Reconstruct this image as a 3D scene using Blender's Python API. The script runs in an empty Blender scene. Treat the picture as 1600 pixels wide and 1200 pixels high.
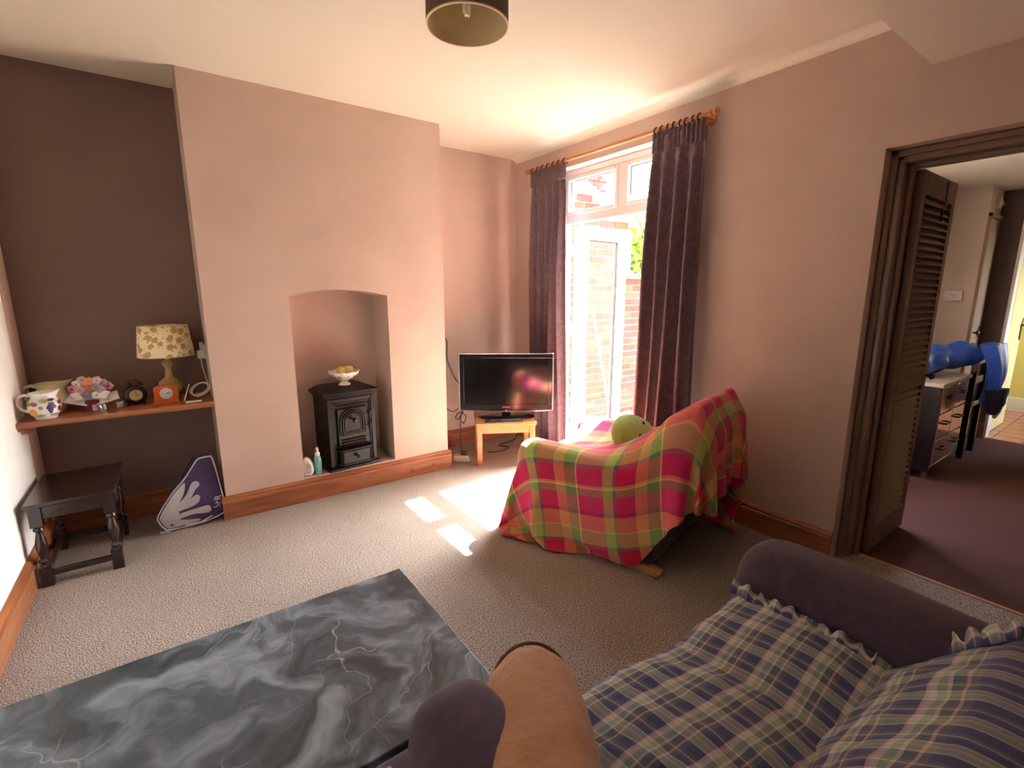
import bpy, bmesh, math, random
import numpy as np
from mathutils import Vector, Matrix, Euler

random.seed(7)
SC = bpy.context.scene
COL = SC.collection

# ------------------------------------------------------------------ camera
cam_d = bpy.data.cameras.new('camera')
cam = bpy.data.objects.new('camera', cam_d); COL.objects.link(cam)
cam_d.sensor_fit = 'HORIZONTAL'; cam_d.sensor_width = 36.0
cam_d.lens = 748.28 / 1600 * 36.0
cam_d.clip_start = 0.02; cam_d.clip_end = 200
YAW, PITCH = 0.6216, -0.1912
fw = Vector((math.sin(YAW) * math.cos(PITCH), math.cos(YAW) * math.cos(PITCH), math.sin(PITCH)))
cam.location = (-2.6659, -3.2147, 1.3639)
cam.rotation_euler = fw.to_track_quat('-Z', 'Y').to_euler()
SC.camera = cam

# ------------------------------------------------------------------ sky, sun, exposure
W = bpy.data.worlds.new('world'); SC.world = W; W.use_nodes = True
wn = W.node_tree.nodes; wl = W.node_tree.links
bg = wn['Background']
sky = wn.new('ShaderNodeTexSky')
try: sky.sky_type = 'NISHITA'
except Exception: pass
sky.sun_disc = False
sky.sun_elevation = math.radians(53); sky.sun_rotation = math.radians(90)
sky.air_density = 1.2; sky.dust_density = 2.0
hsv = wn.new('ShaderNodeHueSaturation'); hsv.inputs['Saturation'].default_value = 0.6
wl.new(sky.outputs[0], hsv.inputs['Color']); wl.new(hsv.outputs[0], bg.inputs['Color'])
bg.inputs['Strength'].default_value = 1.3

SUN_DIR = Vector((-1, -0.065, -1.33)).normalized()
sd = bpy.data.lights.new('sun', 'SUN'); sd.energy = 31.0; sd.angle = math.radians(0.53); sd.color = (1.0, 0.97, 0.93)
sun = bpy.data.objects.new('sun', sd); COL.objects.link(sun)
sun.rotation_euler = SUN_DIR.to_track_quat('-Z', 'Y').to_euler()
sun.location = (6, 0, 9)

def portal(name, loc, normal, sx, sy):
    d = bpy.data.lights.new(name, 'AREA'); d.shape = 'RECTANGLE'; d.size = sx; d.size_y = sy
    d.cycles.is_portal = True
    o = bpy.data.objects.new(name, d); COL.objects.link(o); o.location = loc
    o.rotation_euler = Vector(normal).to_track_quat('-Z', 'Y').to_euler()
portal('daylight_portal', (0.20, -0.70, 1.155), (-1, 0, 0), 1.30, 2.31)
portal('daylight_portal_dining', (1.05, -1.47, 1.35), (0, -1, 0), 1.1, 1.3)
portal('daylight_portal_kitchen', (4.9, -4.38, 1.45), (0, 1, 0), 1.2, 1.2)

vs = SC.view_settings
vs.view_transform = 'Standard'; vs.look = 'None'; vs.gamma = 1.0; vs.use_curve_mapping = False
vs.exposure = 2.25

# ------------------------------------------------------------------ helpers
def lin(c):
    return tuple(((v / 255) / 12.92 if v / 255 <= 0.04045 else ((v / 255 + 0.055) / 1.055) ** 2.4) for v in c) + (1.0,)

MATS = {}
def mat(name, rgb, rough=0.6, metal=0.0, noise=0.0, nscale=20.0, bump=0.0, bscale=60.0, rgb2=None, coord='Object',
        stretch=None, spec=0.5, sheen=0.0, coat=0.0, detail=4.0):
    m = bpy.data.materials.new(name); m.use_nodes = True
    nt = m.node_tree; n = nt.nodes; l = nt.links
    b = n['Principled BSDF']
    b.inputs['Base Color'].default_value = lin(rgb)
    b.inputs['Roughness'].default_value = rough
    b.inputs['Metallic'].default_value = metal
    b.inputs['Specular IOR Level'].default_value = spec
    if sheen: b.inputs['Sheen Weight'].default_value = sheen
    if coat: b.inputs['Coat Weight'].default_value = coat; b.inputs['Coat Roughness'].default_value = 0.15
    if noise or bump or rgb2:
        tc = n.new('ShaderNodeTexCoord'); mp = n.new('ShaderNodeMapping')
        l.new(tc.outputs[coord], mp.inputs[0])
        if stretch: mp.inputs['Scale'].default_value = stretch
    if noise or rgb2:
        t = n.new('ShaderNodeTexNoise'); t.inputs['Scale'].default_value = nscale; t.inputs['Detail'].default_value = detail
        l.new(mp.outputs[0], t.inputs['Vector'])
        cr = n.new('ShaderNodeValToRGB')
        e = cr.color_ramp.elements
        e[0].position = 0.32; e[1].position = 0.68
        if rgb2 is None:
            k = 1 - noise; e[0].color = lin([c * k for c in rgb]); e[1].color = lin([min(255, c * (1 + noise)) for c in rgb])
        else:
            e[0].color = lin(rgb); e[1].color = lin(rgb2)
        l.new(t.outputs[0], cr.inputs[0]); l.new(cr.outputs[0], b.inputs['Base Color'])
    if bump:
        t2 = n.new('ShaderNodeTexNoise'); t2.inputs['Scale'].default_value = bscale; t2.inputs['Detail'].default_value = 3
        l.new(mp.outputs[0], t2.inputs['Vector'])
        bp = n.new('ShaderNodeBump'); bp.inputs['Strength'].default_value = bump; bp.inputs['Distance'].default_value = 0.01
        l.new(t2.outputs[0], bp.inputs['Height']); l.new(bp.outputs[0], b.inputs['Normal'])
    MATS[name] = m
    return m

class MB:
    """collects shapes into one mesh"""
    def __init__(s): s.v = []; s.f = []; s.uv = {}
    def add(s, vs_, fs):
        o = len(s.v); s.v += [tuple(v) for v in vs_]; s.f += [tuple(i + o for i in f) for f in fs]; return s
    def box(s, a, b, rot=None, piv=None):
        x0, y0, z0 = a; x1, y1, z1 = b
        vv = [Vector(p) for p in ((x0,y0,z0),(x1,y0,z0),(x1,y1,z0),(x0,y1,z0),(x0,y0,z1),(x1,y0,z1),(x1,y1,z1),(x0,y1,z1))]
        if rot is not None:
            c = Vector(piv) if piv is not None else (Vector(a) + Vector(b)) / 2
            R = Euler(rot).to_matrix(); vv = [R @ (p - c) + c for p in vv]
        return s.add(vv, [(0,3,2,1),(4,5,6,7),(0,1,5,4),(1,2,6,5),(2,3,7,6),(3,0,4,7)])
    def lathe(s, prof, n=24, c=(0, 0, 0), cap=True, sx=1, sy=1, ax='z'):
        vv = []
        for r, z in prof:
            for i in range(n):
                a = 2 * math.pi * i / n
                p = (r * math.cos(a) * sx, r * math.sin(a) * sy, z)
                if ax == 'y': p = (p[0], p[2], p[1])
                if ax == 'x': p = (p[2], p[0], p[1])
                vv.append((c[0] + p[0], c[1] + p[1], c[2] + p[2]))
        fs = []
        for k in range(len(prof) - 1):
            for i in range(n):
                j = (i + 1) % n
                fs.append((k*n+i, k*n+j, (k+1)*n+j, (k+1)*n+i))
        if cap:
            fs.append(tuple(range(n))[::-1]); fs.append(tuple((len(prof)-1)*n + i for i in range(n)))
        return s.add(vv, fs)
    def tube(s, pts, r, n=8, closed=False):
        pts = [Vector(p) for p in pts]; m = len(pts); vv = []; up = Vector((0, 0, 1))
        rr = r if isinstance(r, (list, tuple)) else [r] * m
        t0 = None
        for i, p in enumerate(pts):
            if closed: t = (pts[(i+1) % m] - pts[i-1]).normalized()
            else: t = (pts[min(i+1, m-1)] - pts[max(i-1, 0)]).normalized()
            if t0 is None:
                u = t.orthogonal().normalized()
            else:
                u = (u - t * u.dot(t))
                u = u.normalized() if u.length > 1e-6 else t.orthogonal().normalized()
            t0 = t; w = t.cross(u)
            for k in range(n):
                a = 2 * math.pi * k / n
                vv.append(p + (u * math.cos(a) + w * math.sin(a)) * rr[i])
        fs = []
        for i in range(m if closed else m - 1):
            for k in range(n):
                k2 = (k + 1) % n; i2 = (i + 1) % m
                fs.append((i*n+k, i*n+k2, i2*n+k2, i2*n+k))
        if not closed:
            fs.append(tuple(range(n))[::-1]); fs.append(tuple((m-1)*n+k for k in range(n)))
        return s.add(vv, fs)
    def prism(s, poly, a, b, ax='y'):
        """poly in the two other axes (x,z for ax=y; y,z for ax=x; x,y for ax=z) extruded a..b"""
        def P(p, t):
            return {'y': (p[0], t, p[1]), 'x': (t, p[0], p[1]), 'z': (p[0], p[1], t)}[ax]
        n = len(poly); vv = [P(p, a) for p in poly] + [P(p, b) for p in poly]
        fs = [tuple(range(n)), tuple(range(n, 2*n))[::-1]] + [(i, n+i, n+(i+1) % n, (i+1) % n) for i in range(n)]
        return s.add(vv, fs)
    def grid(s, X, closed_u=False):
        """X array (nv,nu,3)"""
        nv, nu = X.shape[:2]
        fs = []
        for j in range(nv - 1):
            for i in range(nu - (0 if closed_u else 1)):
                i2 = (i + 1) % nu
                fs.append((j*nu+i, j*nu+i2, (j+1)*nu+i2, (j+1)*nu+i))
        return s.add([tuple(p) for p in X.reshape(-1, 3)], fs)
    def build(s, name, m, parent=None, smooth=False, bevel=0, segs=2, sub=0, solid=0, uv=None, ang=40, fix=True):
        me = bpy.data.meshes.new(name); me.from_pydata(s.v, [], s.f)
        if fix:
            bm = bmesh.new(); bm.from_mesh(me); bmesh.ops.recalc_face_normals(bm, faces=bm.faces); bm.to_mesh(me); bm.free()
        if uv is not None:
            ul = me.uv_layers.new(name='UVMap'); uva = np.asarray(uv, dtype=np.float32).reshape(-1, 2)
            idx = np.empty(len(me.loops), dtype=np.int32); me.loops.foreach_get('vertex_index', idx)
            ul.data.foreach_set('uv', uva[idx].ravel())
        me.materials.append(m if not isinstance(m, str) else MATS[m])
        o = bpy.data.objects.new(name, me); COL.objects.link(o)
        if parent is not None: o.parent = parent
        if solid: md = o.modifiers.new('s', 'SOLIDIFY'); md.thickness = solid; md.offset = 0
        if bevel:
            md = o.modifiers.new('b', 'BEVEL'); md.width = bevel; md.segments = segs; md.limit_method = 'ANGLE'; md.angle_limit = math.radians(30)
        if sub: md = o.modifiers.new('d', 'SUBSURF'); md.levels = sub; md.render_levels = sub
        if smooth or bevel or sub:
            me.polygons.foreach_set('use_smooth', [True] * len(me.polygons))
            if not sub:
                try: me.set_sharp_from_angle(angle=math.radians(ang))
                except Exception: pass
        return o

def struct(o): o['kind'] = 'structure'; return o
def tag(o, label, cat, group=None):
    o['label'] = label; o['category'] = cat
    if group: o['group'] = group
    return o
def thing(name, label, cat, loc=(0, 0, 0), rz=0.0, group=None, rot=None):
    o = bpy.data.objects.new(name, None); COL.objects.link(o); o.empty_display_size = 0.05
    o.location = loc; o.rotation_euler = rot if rot else (0, 0, rz)
    return tag(o, label, cat, group)
def inst(src, parent, loc, rot=(0, 0, 0), scale=(1, 1, 1)):
    c = src.copy(); COL.objects.link(c); c.parent = parent; c.location = loc; c.rotation_euler = rot; c.scale = scale
    return c
def rbox(a, b, r, seg=4):
    """rounded box verts via bmesh bevel -> MB"""
    bm = bmesh.new(); bmesh.ops.create_cube(bm, size=1)
    for v in bm.verts:
        v.co = Vector([(a[i] + b[i]) / 2 + v.co[i] * (b[i] - a[i]) for i in range(3)])
    bmesh.ops.bevel(bm, geom=list(bm.edges), offset=r, segments=seg, affect='EDGES', profile=0.5, clamp_overlap=True)
    m = MB(); bm.verts.index_update()
    m.add([v.co.copy() for v in bm.verts], [[v.index for v in f.verts] for f in bm.faces]); bm.free()
    return m
def pillow(sx, sy, sz, n=22, p=2.6, wr=0.0, seed=0):
    """cushion: flat at the rim, puffed in the middle; returns MB with closed surface"""
    rng = np.random.RandomState(seed); ph = rng.rand(6) * 6.28
    a = np.linspace(-1, 1, n); U, V = np.meshgrid(a, a)
    h = (np.clip(1 - np.abs(U) ** p, 0, 1) * np.clip(1 - np.abs(V) ** p, 0, 1)) ** 0.5
    k = 1 - 0.06 * (np.abs(V) ** 2) * 0
    w = wr * (np.sin(7 * U + 3 * V + ph[0]) + np.sin(5 * V - 4 * U + ph[1]) + np.sin(11 * U * V + ph[2])) * h
    m = MB()
    top = np.stack([U * sx / 2 * (1 - 0.05 * (1 - V ** 2)) , V * sy / 2 * (1 - 0.05 * (1 - U ** 2)), h * sz / 2 + w], -1)
    bot = np.stack([U * sx / 2 * (1 - 0.05 * (1 - V ** 2)), V * sy / 2 * (1 - 0.05 * (1 - U ** 2)), -h * sz / 2 + w], -1)
    m.grid(top); m.grid(bot[:, ::-1])
    return m

# ------------------------------------------------------------------ materials
PAINT = mat('wall_paint', (201, 177, 163), 0.75, noise=0.025, nscale=3, bump=0.06, bscale=180, spec=0.3)
mat('alcove_paint', (126, 103, 94), 0.75, noise=0.03, nscale=3, bump=0.06, bscale=180, spec=0.3)
mat('left_paint', (240, 235, 228), 0.75, noise=0.02, nscale=3, bump=0.05, bscale=150, spec=0.3)
mat('ceiling_paint', (218, 208, 190), 0.8, bump=0.05, bscale=120, spec=0.2)
mat('cove_paint', (232, 222, 204), 0.6, bump=0.03)
mat('pine', (150, 82, 44), 0.38, rgb2=(182, 108, 62), nscale=6, stretch=(1, 1, 9), detail=6, coat=0.25)
mat('pine_x', (134, 78, 48), 0.38, rgb2=(172, 108, 68), nscale=3.5, stretch=(1.0, 9, 9), detail=7, coat=0.25)
mat('pine_y', (134, 78, 48), 0.38, rgb2=(172, 108, 68), nscale=3.5, stretch=(9, 1.0, 9), detail=7, coat=0.25)
mat('knot', (124, 66, 38), 0.4, noise=0.2, nscale=80)
mat('brown_paint', (124, 94, 76), 0.35, noise=0.05, nscale=4, coat=0.2)
mat('upvc', (236, 236, 234), 0.3, noise=0.01, nscale=4)
mat('gasket', (52, 54, 58), 0.6, noise=0.1)
mat('chrome', (225, 225, 228), 0.18, metal=1.0, noise=0.02)
mat('dark_metal', (40, 36, 34), 0.4, metal=0.7, noise=0.1)
mat('cast_iron', (24, 23, 23), 0.34, metal=0.3, noise=0.12, nscale=30, bump=0.15, bscale=220)
mat('dark_wood', (38, 24, 20), 0.25, rgb2=(52, 33, 26), nscale=8, stretch=(1, 8, 1), coat=0.4)
mat('purple_fabric', (82, 65, 80), 0.9, noise=0.08, nscale=40, bump=0.25, bscale=600, sheen=0.25, spec=0.2)
mat('tan_fabric', (170, 120, 78), 0.75, rgb2=(184, 134, 92), nscale=4, bump=0.9, bscale=20, sheen=0.2, spec=0.3)
mat('piping_brown', (120, 80, 52), 0.8, noise=0.1)
mat('runner_wood', (176, 128, 84), 0.4, rgb2=(190, 142, 98), nscale=8, stretch=(1, 8, 8))
mat('oak', (170, 106, 54), 0.4, rgb2=(188, 122, 66), nscale=6, stretch=(8, 1, 8), detail=6)
mat('tv_black', (14, 14, 15), 0.25, noise=0.05)
mat('tv_bezel', (20, 19, 21), 0.12, noise=0.05, coat=0.5)
mat('tv_edge', (176, 172, 172), 0.3, metal=0.6, noise=0.02)
mat('screen', (9, 9, 11), 0.13, spec=0.7, noise=0.02)
mat('black_plastic', (22, 22, 23), 0.4, noise=0.1, bump=0.03)
mat('grey_button', (128, 128, 128), 0.5, noise=0.05)
mat('white_plastic', (228, 224, 216), 0.4, noise=0.02, bump=0.01)
mat('cream_plastic', (206, 194, 178), 0.45, noise=0.03, bump=0.01)
mat('white_print', (225, 225, 225), 0.5, noise=0.01)
mat('drape', (112, 92, 100), 0.85, noise=0.10, nscale=30, bump=0.2, bscale=500, sheen=0.2, spec=0.2)
mat('rod_wood', (180, 112, 66), 0.35, rgb2=(198, 130, 80), nscale=10, stretch=(8, 1, 8), coat=0.3)
mat('shade_out', (92, 72, 60), 0.8, noise=0.04, nscale=60)
mat('shade_in', (216, 198, 158), 0.6, noise=0.03, nscale=10)
mat('bulb_glass', (240, 238, 228), 0.2, noise=0.01)
mat('porcelain', (236, 230, 222), 0.2, noise=0.015, nscale=8, coat=0.4)
mat('cream_glaze', (214, 200, 156), 0.25, rgb2=(228, 218, 180), nscale=8, coat=0.4)
mat('lemon', (226, 186, 70), 0.4, rgb2=(240, 206, 98), nscale=20, bump=0.1, bscale=150)
mat('lemon_spot', (236, 222, 150), 0.5, noise=0.05)
mat('purple_paint', (62, 48, 110), 0.3, noise=0.2, nscale=30, coat=0.3)
mat('orange_paint', (216, 148, 58), 0.3, noise=0.12, nscale=20, coat=0.3)
mat('green_paint', (136, 148, 100), 0.3, noise=0.15, nscale=20, coat=0.3)
mat('red_paint', (128, 34, 48), 0.3, noise=0.15, nscale=20, coat=0.3)
mat('brown_leaf_paint', (128, 84, 62), 0.3, noise=0.15, nscale=20, coat=0.3)
mat('orange_wood', (186, 84, 30), 0.35, rgb2=(204, 100, 40), nscale=10, stretch=(1, 6, 6), coat=0.3)
mat('clock_face', (206, 206, 210), 0.4, noise=0.02)
mat('ivory', (214, 200, 160), 0.4, noise=0.04, nscale=20)
mat('ink', (24, 22, 24), 0.5, noise=0.05)
mat('bronze', (56, 38, 32), 0.35, metal=0.5, noise=0.15)
mat('marble_tan', (140, 108, 62), 0.2, rgb2=(196, 166, 108), nscale=14, detail=8, coat=0.5)
mat('card_white', (230, 222, 220), 0.7, noise=0.02)
mat('card_gold', (178, 158, 118), 0.6, noise=0.06, nscale=60)
mat('card_pink', (214, 122, 150), 0.7, noise=0.08, nscale=60)
mat('card_rose', (200, 168, 172), 0.7, noise=0.12, nscale=60)
mat('card_grey', (152, 140, 146), 0.7, noise=0.12, nscale=60)
mat('card_orange', (214, 138, 96), 0.7, noise=0.1, nscale=60)
mat('card_magenta', (112, 22, 58), 0.7, noise=0.08)
mat('bag_purple', (64, 46, 92), 0.6, noise=0.08, nscale=60, bump=0.1, bscale=400)
mat('bag_silver', (196, 192, 194), 0.35, metal=0.35, noise=0.04, nscale=10)
mat('bag_white', (224, 220, 226), 0.5, noise=0.03)
mat('pea_green', (172, 186, 84), 0.95, rgb2=(188, 200, 104), nscale=30, bump=0.3, bscale=350, sheen=0.4, spec=0.1)
mat('beige_fabric', (196, 178, 140), 0.9, noise=0.06, nscale=40, bump=0.2, bscale=400)
mat('teal_liquid', (96, 168, 176), 0.12, rgb2=(120, 190, 194), nscale=30, coat=0.6)
mat('louvre_wood', (98, 66, 54), 0.55, rgb2=(112, 78, 62), nscale=8, stretch=(1, 8, 8), spec=0.3)
mat('dining_carpet', (92, 62, 58), 0.95, noise=0.12, nscale=300, bump=0.4, bscale=400, spec=0.1)
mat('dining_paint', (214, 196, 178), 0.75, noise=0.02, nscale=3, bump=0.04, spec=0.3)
mat('shade_toned_paint', (98, 84, 76), 0.7, noise=0.03, nscale=4, bump=0.04, spec=0.3)  # far dining wall: its weaker light is put into the colour as a darker tone
mat('cupboard_paint', (142, 112, 84), 0.5, noise=0.04, nscale=6)
mat('yellow_paint', (222, 206, 128), 0.6, noise=0.02, nscale=4)
mat('pale_yellow', (226, 214, 150), 0.45, noise=0.02, nscale=4)
mat('white_paint', (230, 226, 218), 0.5, noise=0.02, nscale=5)
mat('terracotta', (172, 108, 84), 0.3, rgb2=(192, 128, 100), nscale=5, bump=0.05, coat=0.2)
mat('grout', (150, 130, 116), 0.9, noise=0.1, nscale=60)
mat('chest_black', (16, 14, 14), 0.25, noise=0.1, nscale=10, coat=0.3)
mat('mirror_rose', (196, 160, 154), 0.12, metal=0.55, noise=0.02, nscale=3)
mat('chest_top', (176, 164, 150), 0.25, noise=0.04, nscale=6)
mat('blue_sheet', (34, 72, 170), 0.4, rgb2=(58, 104, 206), nscale=5, bump=0.3, bscale=25, spec=0.5)
mat('navy_cloth', (26, 30, 52), 0.7, noise=0.15, nscale=20)
mat('fringe', (190, 176, 158), 0.8, noise=0.15, nscale=60)
mat('paving', (96, 91, 84), 0.9, noise=0.1, nscale=10, bump=0.3, bscale=40)
mat('mortar', (140, 128, 120), 0.95, noise=0.06, nscale=40, bump=0.2)
mat('dark_mortar', (104, 92, 88), 0.95, noise=0.08, nscale=40)
mat('gravel_stone', (160, 154, 146), 0.9, noise=0.2, nscale=30, bump=0.3)
mat('slate_roof', (96, 96, 104), 0.7, noise=0.1, nscale=10)
mat('broom_handle', (226, 204, 120), 0.5, noise=0.06, nscale=10)
mat('bristle', (70, 60, 52), 0.9, noise=0.2, nscale=80)
mat('bark', (92, 74, 56), 0.9, noise=0.2, nscale=20, bump=0.5)
mat('leaf', (120, 150, 60), 0.6, noise=0.25, nscale=3)
mat('cable_black', (40, 34, 34), 0.5, noise=0.1)
mat('cable_white', (214, 200, 190), 0.5, noise=0.04)
mat('gold_paper', (226, 196, 128), 0.5, noise=0.1, nscale=30)

def brick_material():
    m = bpy.data.materials.new('brick'); m.use_nodes = True; n = m.node_tree.nodes; l = m.node_tree.links
    b = n['Principled BSDF']; b.inputs['Roughness'].default_value = 0.9
    oi = n.new('ShaderNodeObjectInfo'); cr = n.new('ShaderNodeValToRGB'); e = cr.color_ramp.elements
    e[0].color = lin((96, 66, 64)); e[1].color = lin((130, 74, 60))
    for pos, c in ((0.3, (122, 62, 50)), (0.55, (100, 68, 70)), (0.8, (136, 84, 68))):
        x = e.new(pos); x.color = lin(c)
    l.new(oi.outputs['Random'], cr.inputs[0])
    tc = n.new('ShaderNodeTexCoord'); t = n.new('ShaderNodeTexNoise'); t.inputs['Scale'].default_value = 40
    l.new(tc.outputs['Object'], t.inputs['Vector'])
    mx = n.new('ShaderNodeMixRGB'); mx.blend_type = 'OVERLAY'; mx.inputs[0].default_value = 0.35
    l.new(cr.outputs[0], mx.inputs[1]); l.new(t.outputs[0], mx.inputs[2]); l.new(mx.outputs[0], b.inputs['Base Color'])
    bp = n.new('ShaderNodeBump'); bp.inputs['Strength'].default_value = 0.4; bp.inputs['Distance'].default_value = 0.01
    l.new(t.outputs[0], bp.inputs['Height']); l.new(bp.outputs[0], b.inputs['Normal'])
    MATS['brick'] = m
brick_material()

def glass_material():
    m = bpy.data.materials.new('window_glass'); m.use_nodes = True; n = m.node_tree.nodes; l = m.node_tree.links
    n.remove(n['Principled BSDF']); out = n['Material Output']
    tr = n.new('ShaderNodeBsdfTransparent'); tr.inputs[0].default_value = (0.95, 0.97, 0.96, 1)
    gl = n.new('ShaderNodeBsdfGlossy'); gl.inputs['Roughness'].default_value = 0.02
    fr = n.new('ShaderNodeLayerWeight'); pw = n.new('ShaderNodeMath'); pw.operation = 'POWER'; pw.inputs[1].default_value = 5
    ma = n.new('ShaderNodeMath'); ma.operation = 'MULTIPLY_ADD'; ma.inputs[1].default_value = 0.9; ma.inputs[2].default_value = 0.03
    l.new(fr.outputs['Facing'], pw.inputs[0]); l.new(pw.outputs[0], ma.inputs[0])
    mx = n.new('ShaderNodeMixShader')
    l.new(ma.outputs[0], mx.inputs[0]); l.new(tr.outputs[0], mx.inputs[1]); l.new(gl.outputs[0], mx.inputs[2]); l.new(mx.outputs[0], out.inputs[0])
    MATS['window_glass'] = m
glass_material()

def carpet_material():
    m = bpy.data.materials.new('carpet'); m.use_nodes = True; n = m.node_tree.nodes; l = m.node_tree.links
    b = n['Principled BSDF']; b.inputs['Roughness'].default_value = 0.95; b.inputs['Specular IOR Level'].default_value = 0.1
    tc = n.new('ShaderNodeTexCoord')
    t = n.new('ShaderNodeTexNoise'); t.inputs['Scale'].default_value = 190; t.inputs['Detail'].default_value = 3
    v = n.new('ShaderNodeTexVoronoi'); v.inputs['Scale'].default_value = 240
    t3 = n.new('ShaderNodeTexNoise'); t3.inputs['Scale'].default_value = 2.2; t3.inputs['Detail'].default_value = 3
    for x in (t, v, t3): l.new(tc.outputs['Object'], x.inputs['Vector'])
    cr = n.new('ShaderNodeValToRGB'); e = cr.color_ramp.elements
    e[0].position = 0.34; e[0].color = lin((92, 78, 68)); e[1].position = 0.64; e[1].color = lin((216, 200, 186))
    l.new(t.outputs[0], cr.inputs[0])
    mx = n.new('ShaderNodeMixRGB'); mx.blend_type = 'MULTIPLY'; mx.inputs[0].default_value = 0.35
    l.new(cr.outputs[0], mx.inputs[1]); l.new(t3.outputs[0], mx.inputs[2])
    l.new(mx.outputs[0], b.inputs['Base Color'])
    bp = n.new('ShaderNodeBump'); bp.inputs['Strength'].default_value = 0.5; bp.inputs['Distance'].default_value = 0.006
    l.new(v.outputs['Distance'], bp.inputs['Height']); l.new(bp.outputs[0], b.inputs['Normal'])
    MATS['carpet'] = m
carpet_material()

def plaid(name, su, sv, U, V, rough=0.85, base=None, mixf=0.5, bump=0.12):
    """woven check: constant stripes along u and v, mixed half and half. U, V = [(pos, rgb), ...]"""
    m = bpy.data.materials.new(name); m.use_nodes = True; n = m.node_tree.nodes; l = m.node_tree.links
    b = n['Principled BSDF']; b.inputs['Roughness'].default_value = rough; b.inputs['Sheen Weight'].default_value = 0.15
    b.inputs['Specular IOR Level'].default_value = 0.2
    uv = n.new('ShaderNodeUVMap'); sp = n.new('ShaderNodeSeparateXYZ'); l.new(uv.outputs[0], sp.inputs[0])
    outs = []
    for k, (s, R) in enumerate(((su, U), (sv, V))):
        mu = n.new('ShaderNodeMath'); mu.operation = 'MULTIPLY'; mu.inputs[1].default_value = s; l.new(sp.outputs[k], mu.inputs[0])
        frc = n.new('ShaderNodeMath'); frc.operation = 'FRACT'; l.new(mu.outputs[0], frc.inputs[0])
        cr = n.new('ShaderNodeValToRGB'); cr.color_ramp.interpolation = 'CONSTANT'; e = cr.color_ramp.elements
        e[0].position = 0; e[0].color = lin(R[0][1]); e[1].position = R[1][0]; e[1].color = lin(R[1][1])
        for pos, c in R[2:]:
            x = e.new(pos); x.color = lin(c)
        l.new(frc.outputs[0], cr.inputs[0]); outs.append(cr)
    mx = n.new('ShaderNodeMixRGB'); mx.inputs[0].default_value = mixf
    l.new(outs[0].outputs[0], mx.inputs[1]); l.new(outs[1].outputs[0], mx.inputs[2]); l.new(mx.outputs[0], b.inputs['Base Color'])
    tc = n.new('ShaderNodeTexCoord'); t = n.new('ShaderNodeTexNoise'); t.inputs['Scale'].default_value = 14; t.inputs['Detail'].default_value = 5; t.inputs['Distortion'].default_value = 0.8
    l.new(tc.outputs['Object'], t.inputs['Vector'])
    bp = n.new('ShaderNodeBump'); bp.inputs['Strength'].default_value = bump; bp.inputs['Distance'].default_value = 0.02
    l.new(t.outputs[0], bp.inputs['Height']); l.new(bp.outputs[0], b.inputs['Normal'])
    MATS[name] = m
PK, RD, OR, GR, LM, TL, CR_, MG = (222, 52, 110), (206, 30, 78), (236, 150, 104), (120, 146, 84), (176, 190, 104), (78, 108, 116), (236, 214, 140), (172, 44, 104)
plaid('madras', 1 / 0.40, 1 / 0.44,
      [(0, RD), (.20, TL), (.25, LM), (.42, CR_), (.44, OR), (.62, MG), (.67, PK), (.86, GR), (.95, CR_), (.97, OR)],
      [(0, PK), (.20, CR_), (.22, GR), (.36, OR), (.50, RD), (.72, TL), (.76, LM), (.88, PK)], mixf=0.5, bump=0.35)
NV, GG, WH, PN, DG = (74, 77, 120), (156, 178, 150), (214, 210, 208), (222, 178, 176), (100, 116, 116)
plaid('tartan', 1 / 0.088, 1 / 0.088,
      [(0, NV), (.26, WH), (.30, GG), (.44, PN), (.50, GG), (.60, WH), (.64, NV), (.80, DG), (.86, PN), (.90, DG)],
      [(0, NV), (.24, PN), (.29, WH), (.40, GG), (.52, WH), (.58, DG), (.74, PN), (.79, DG), (.9, NV)], mixf=0.5)

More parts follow.
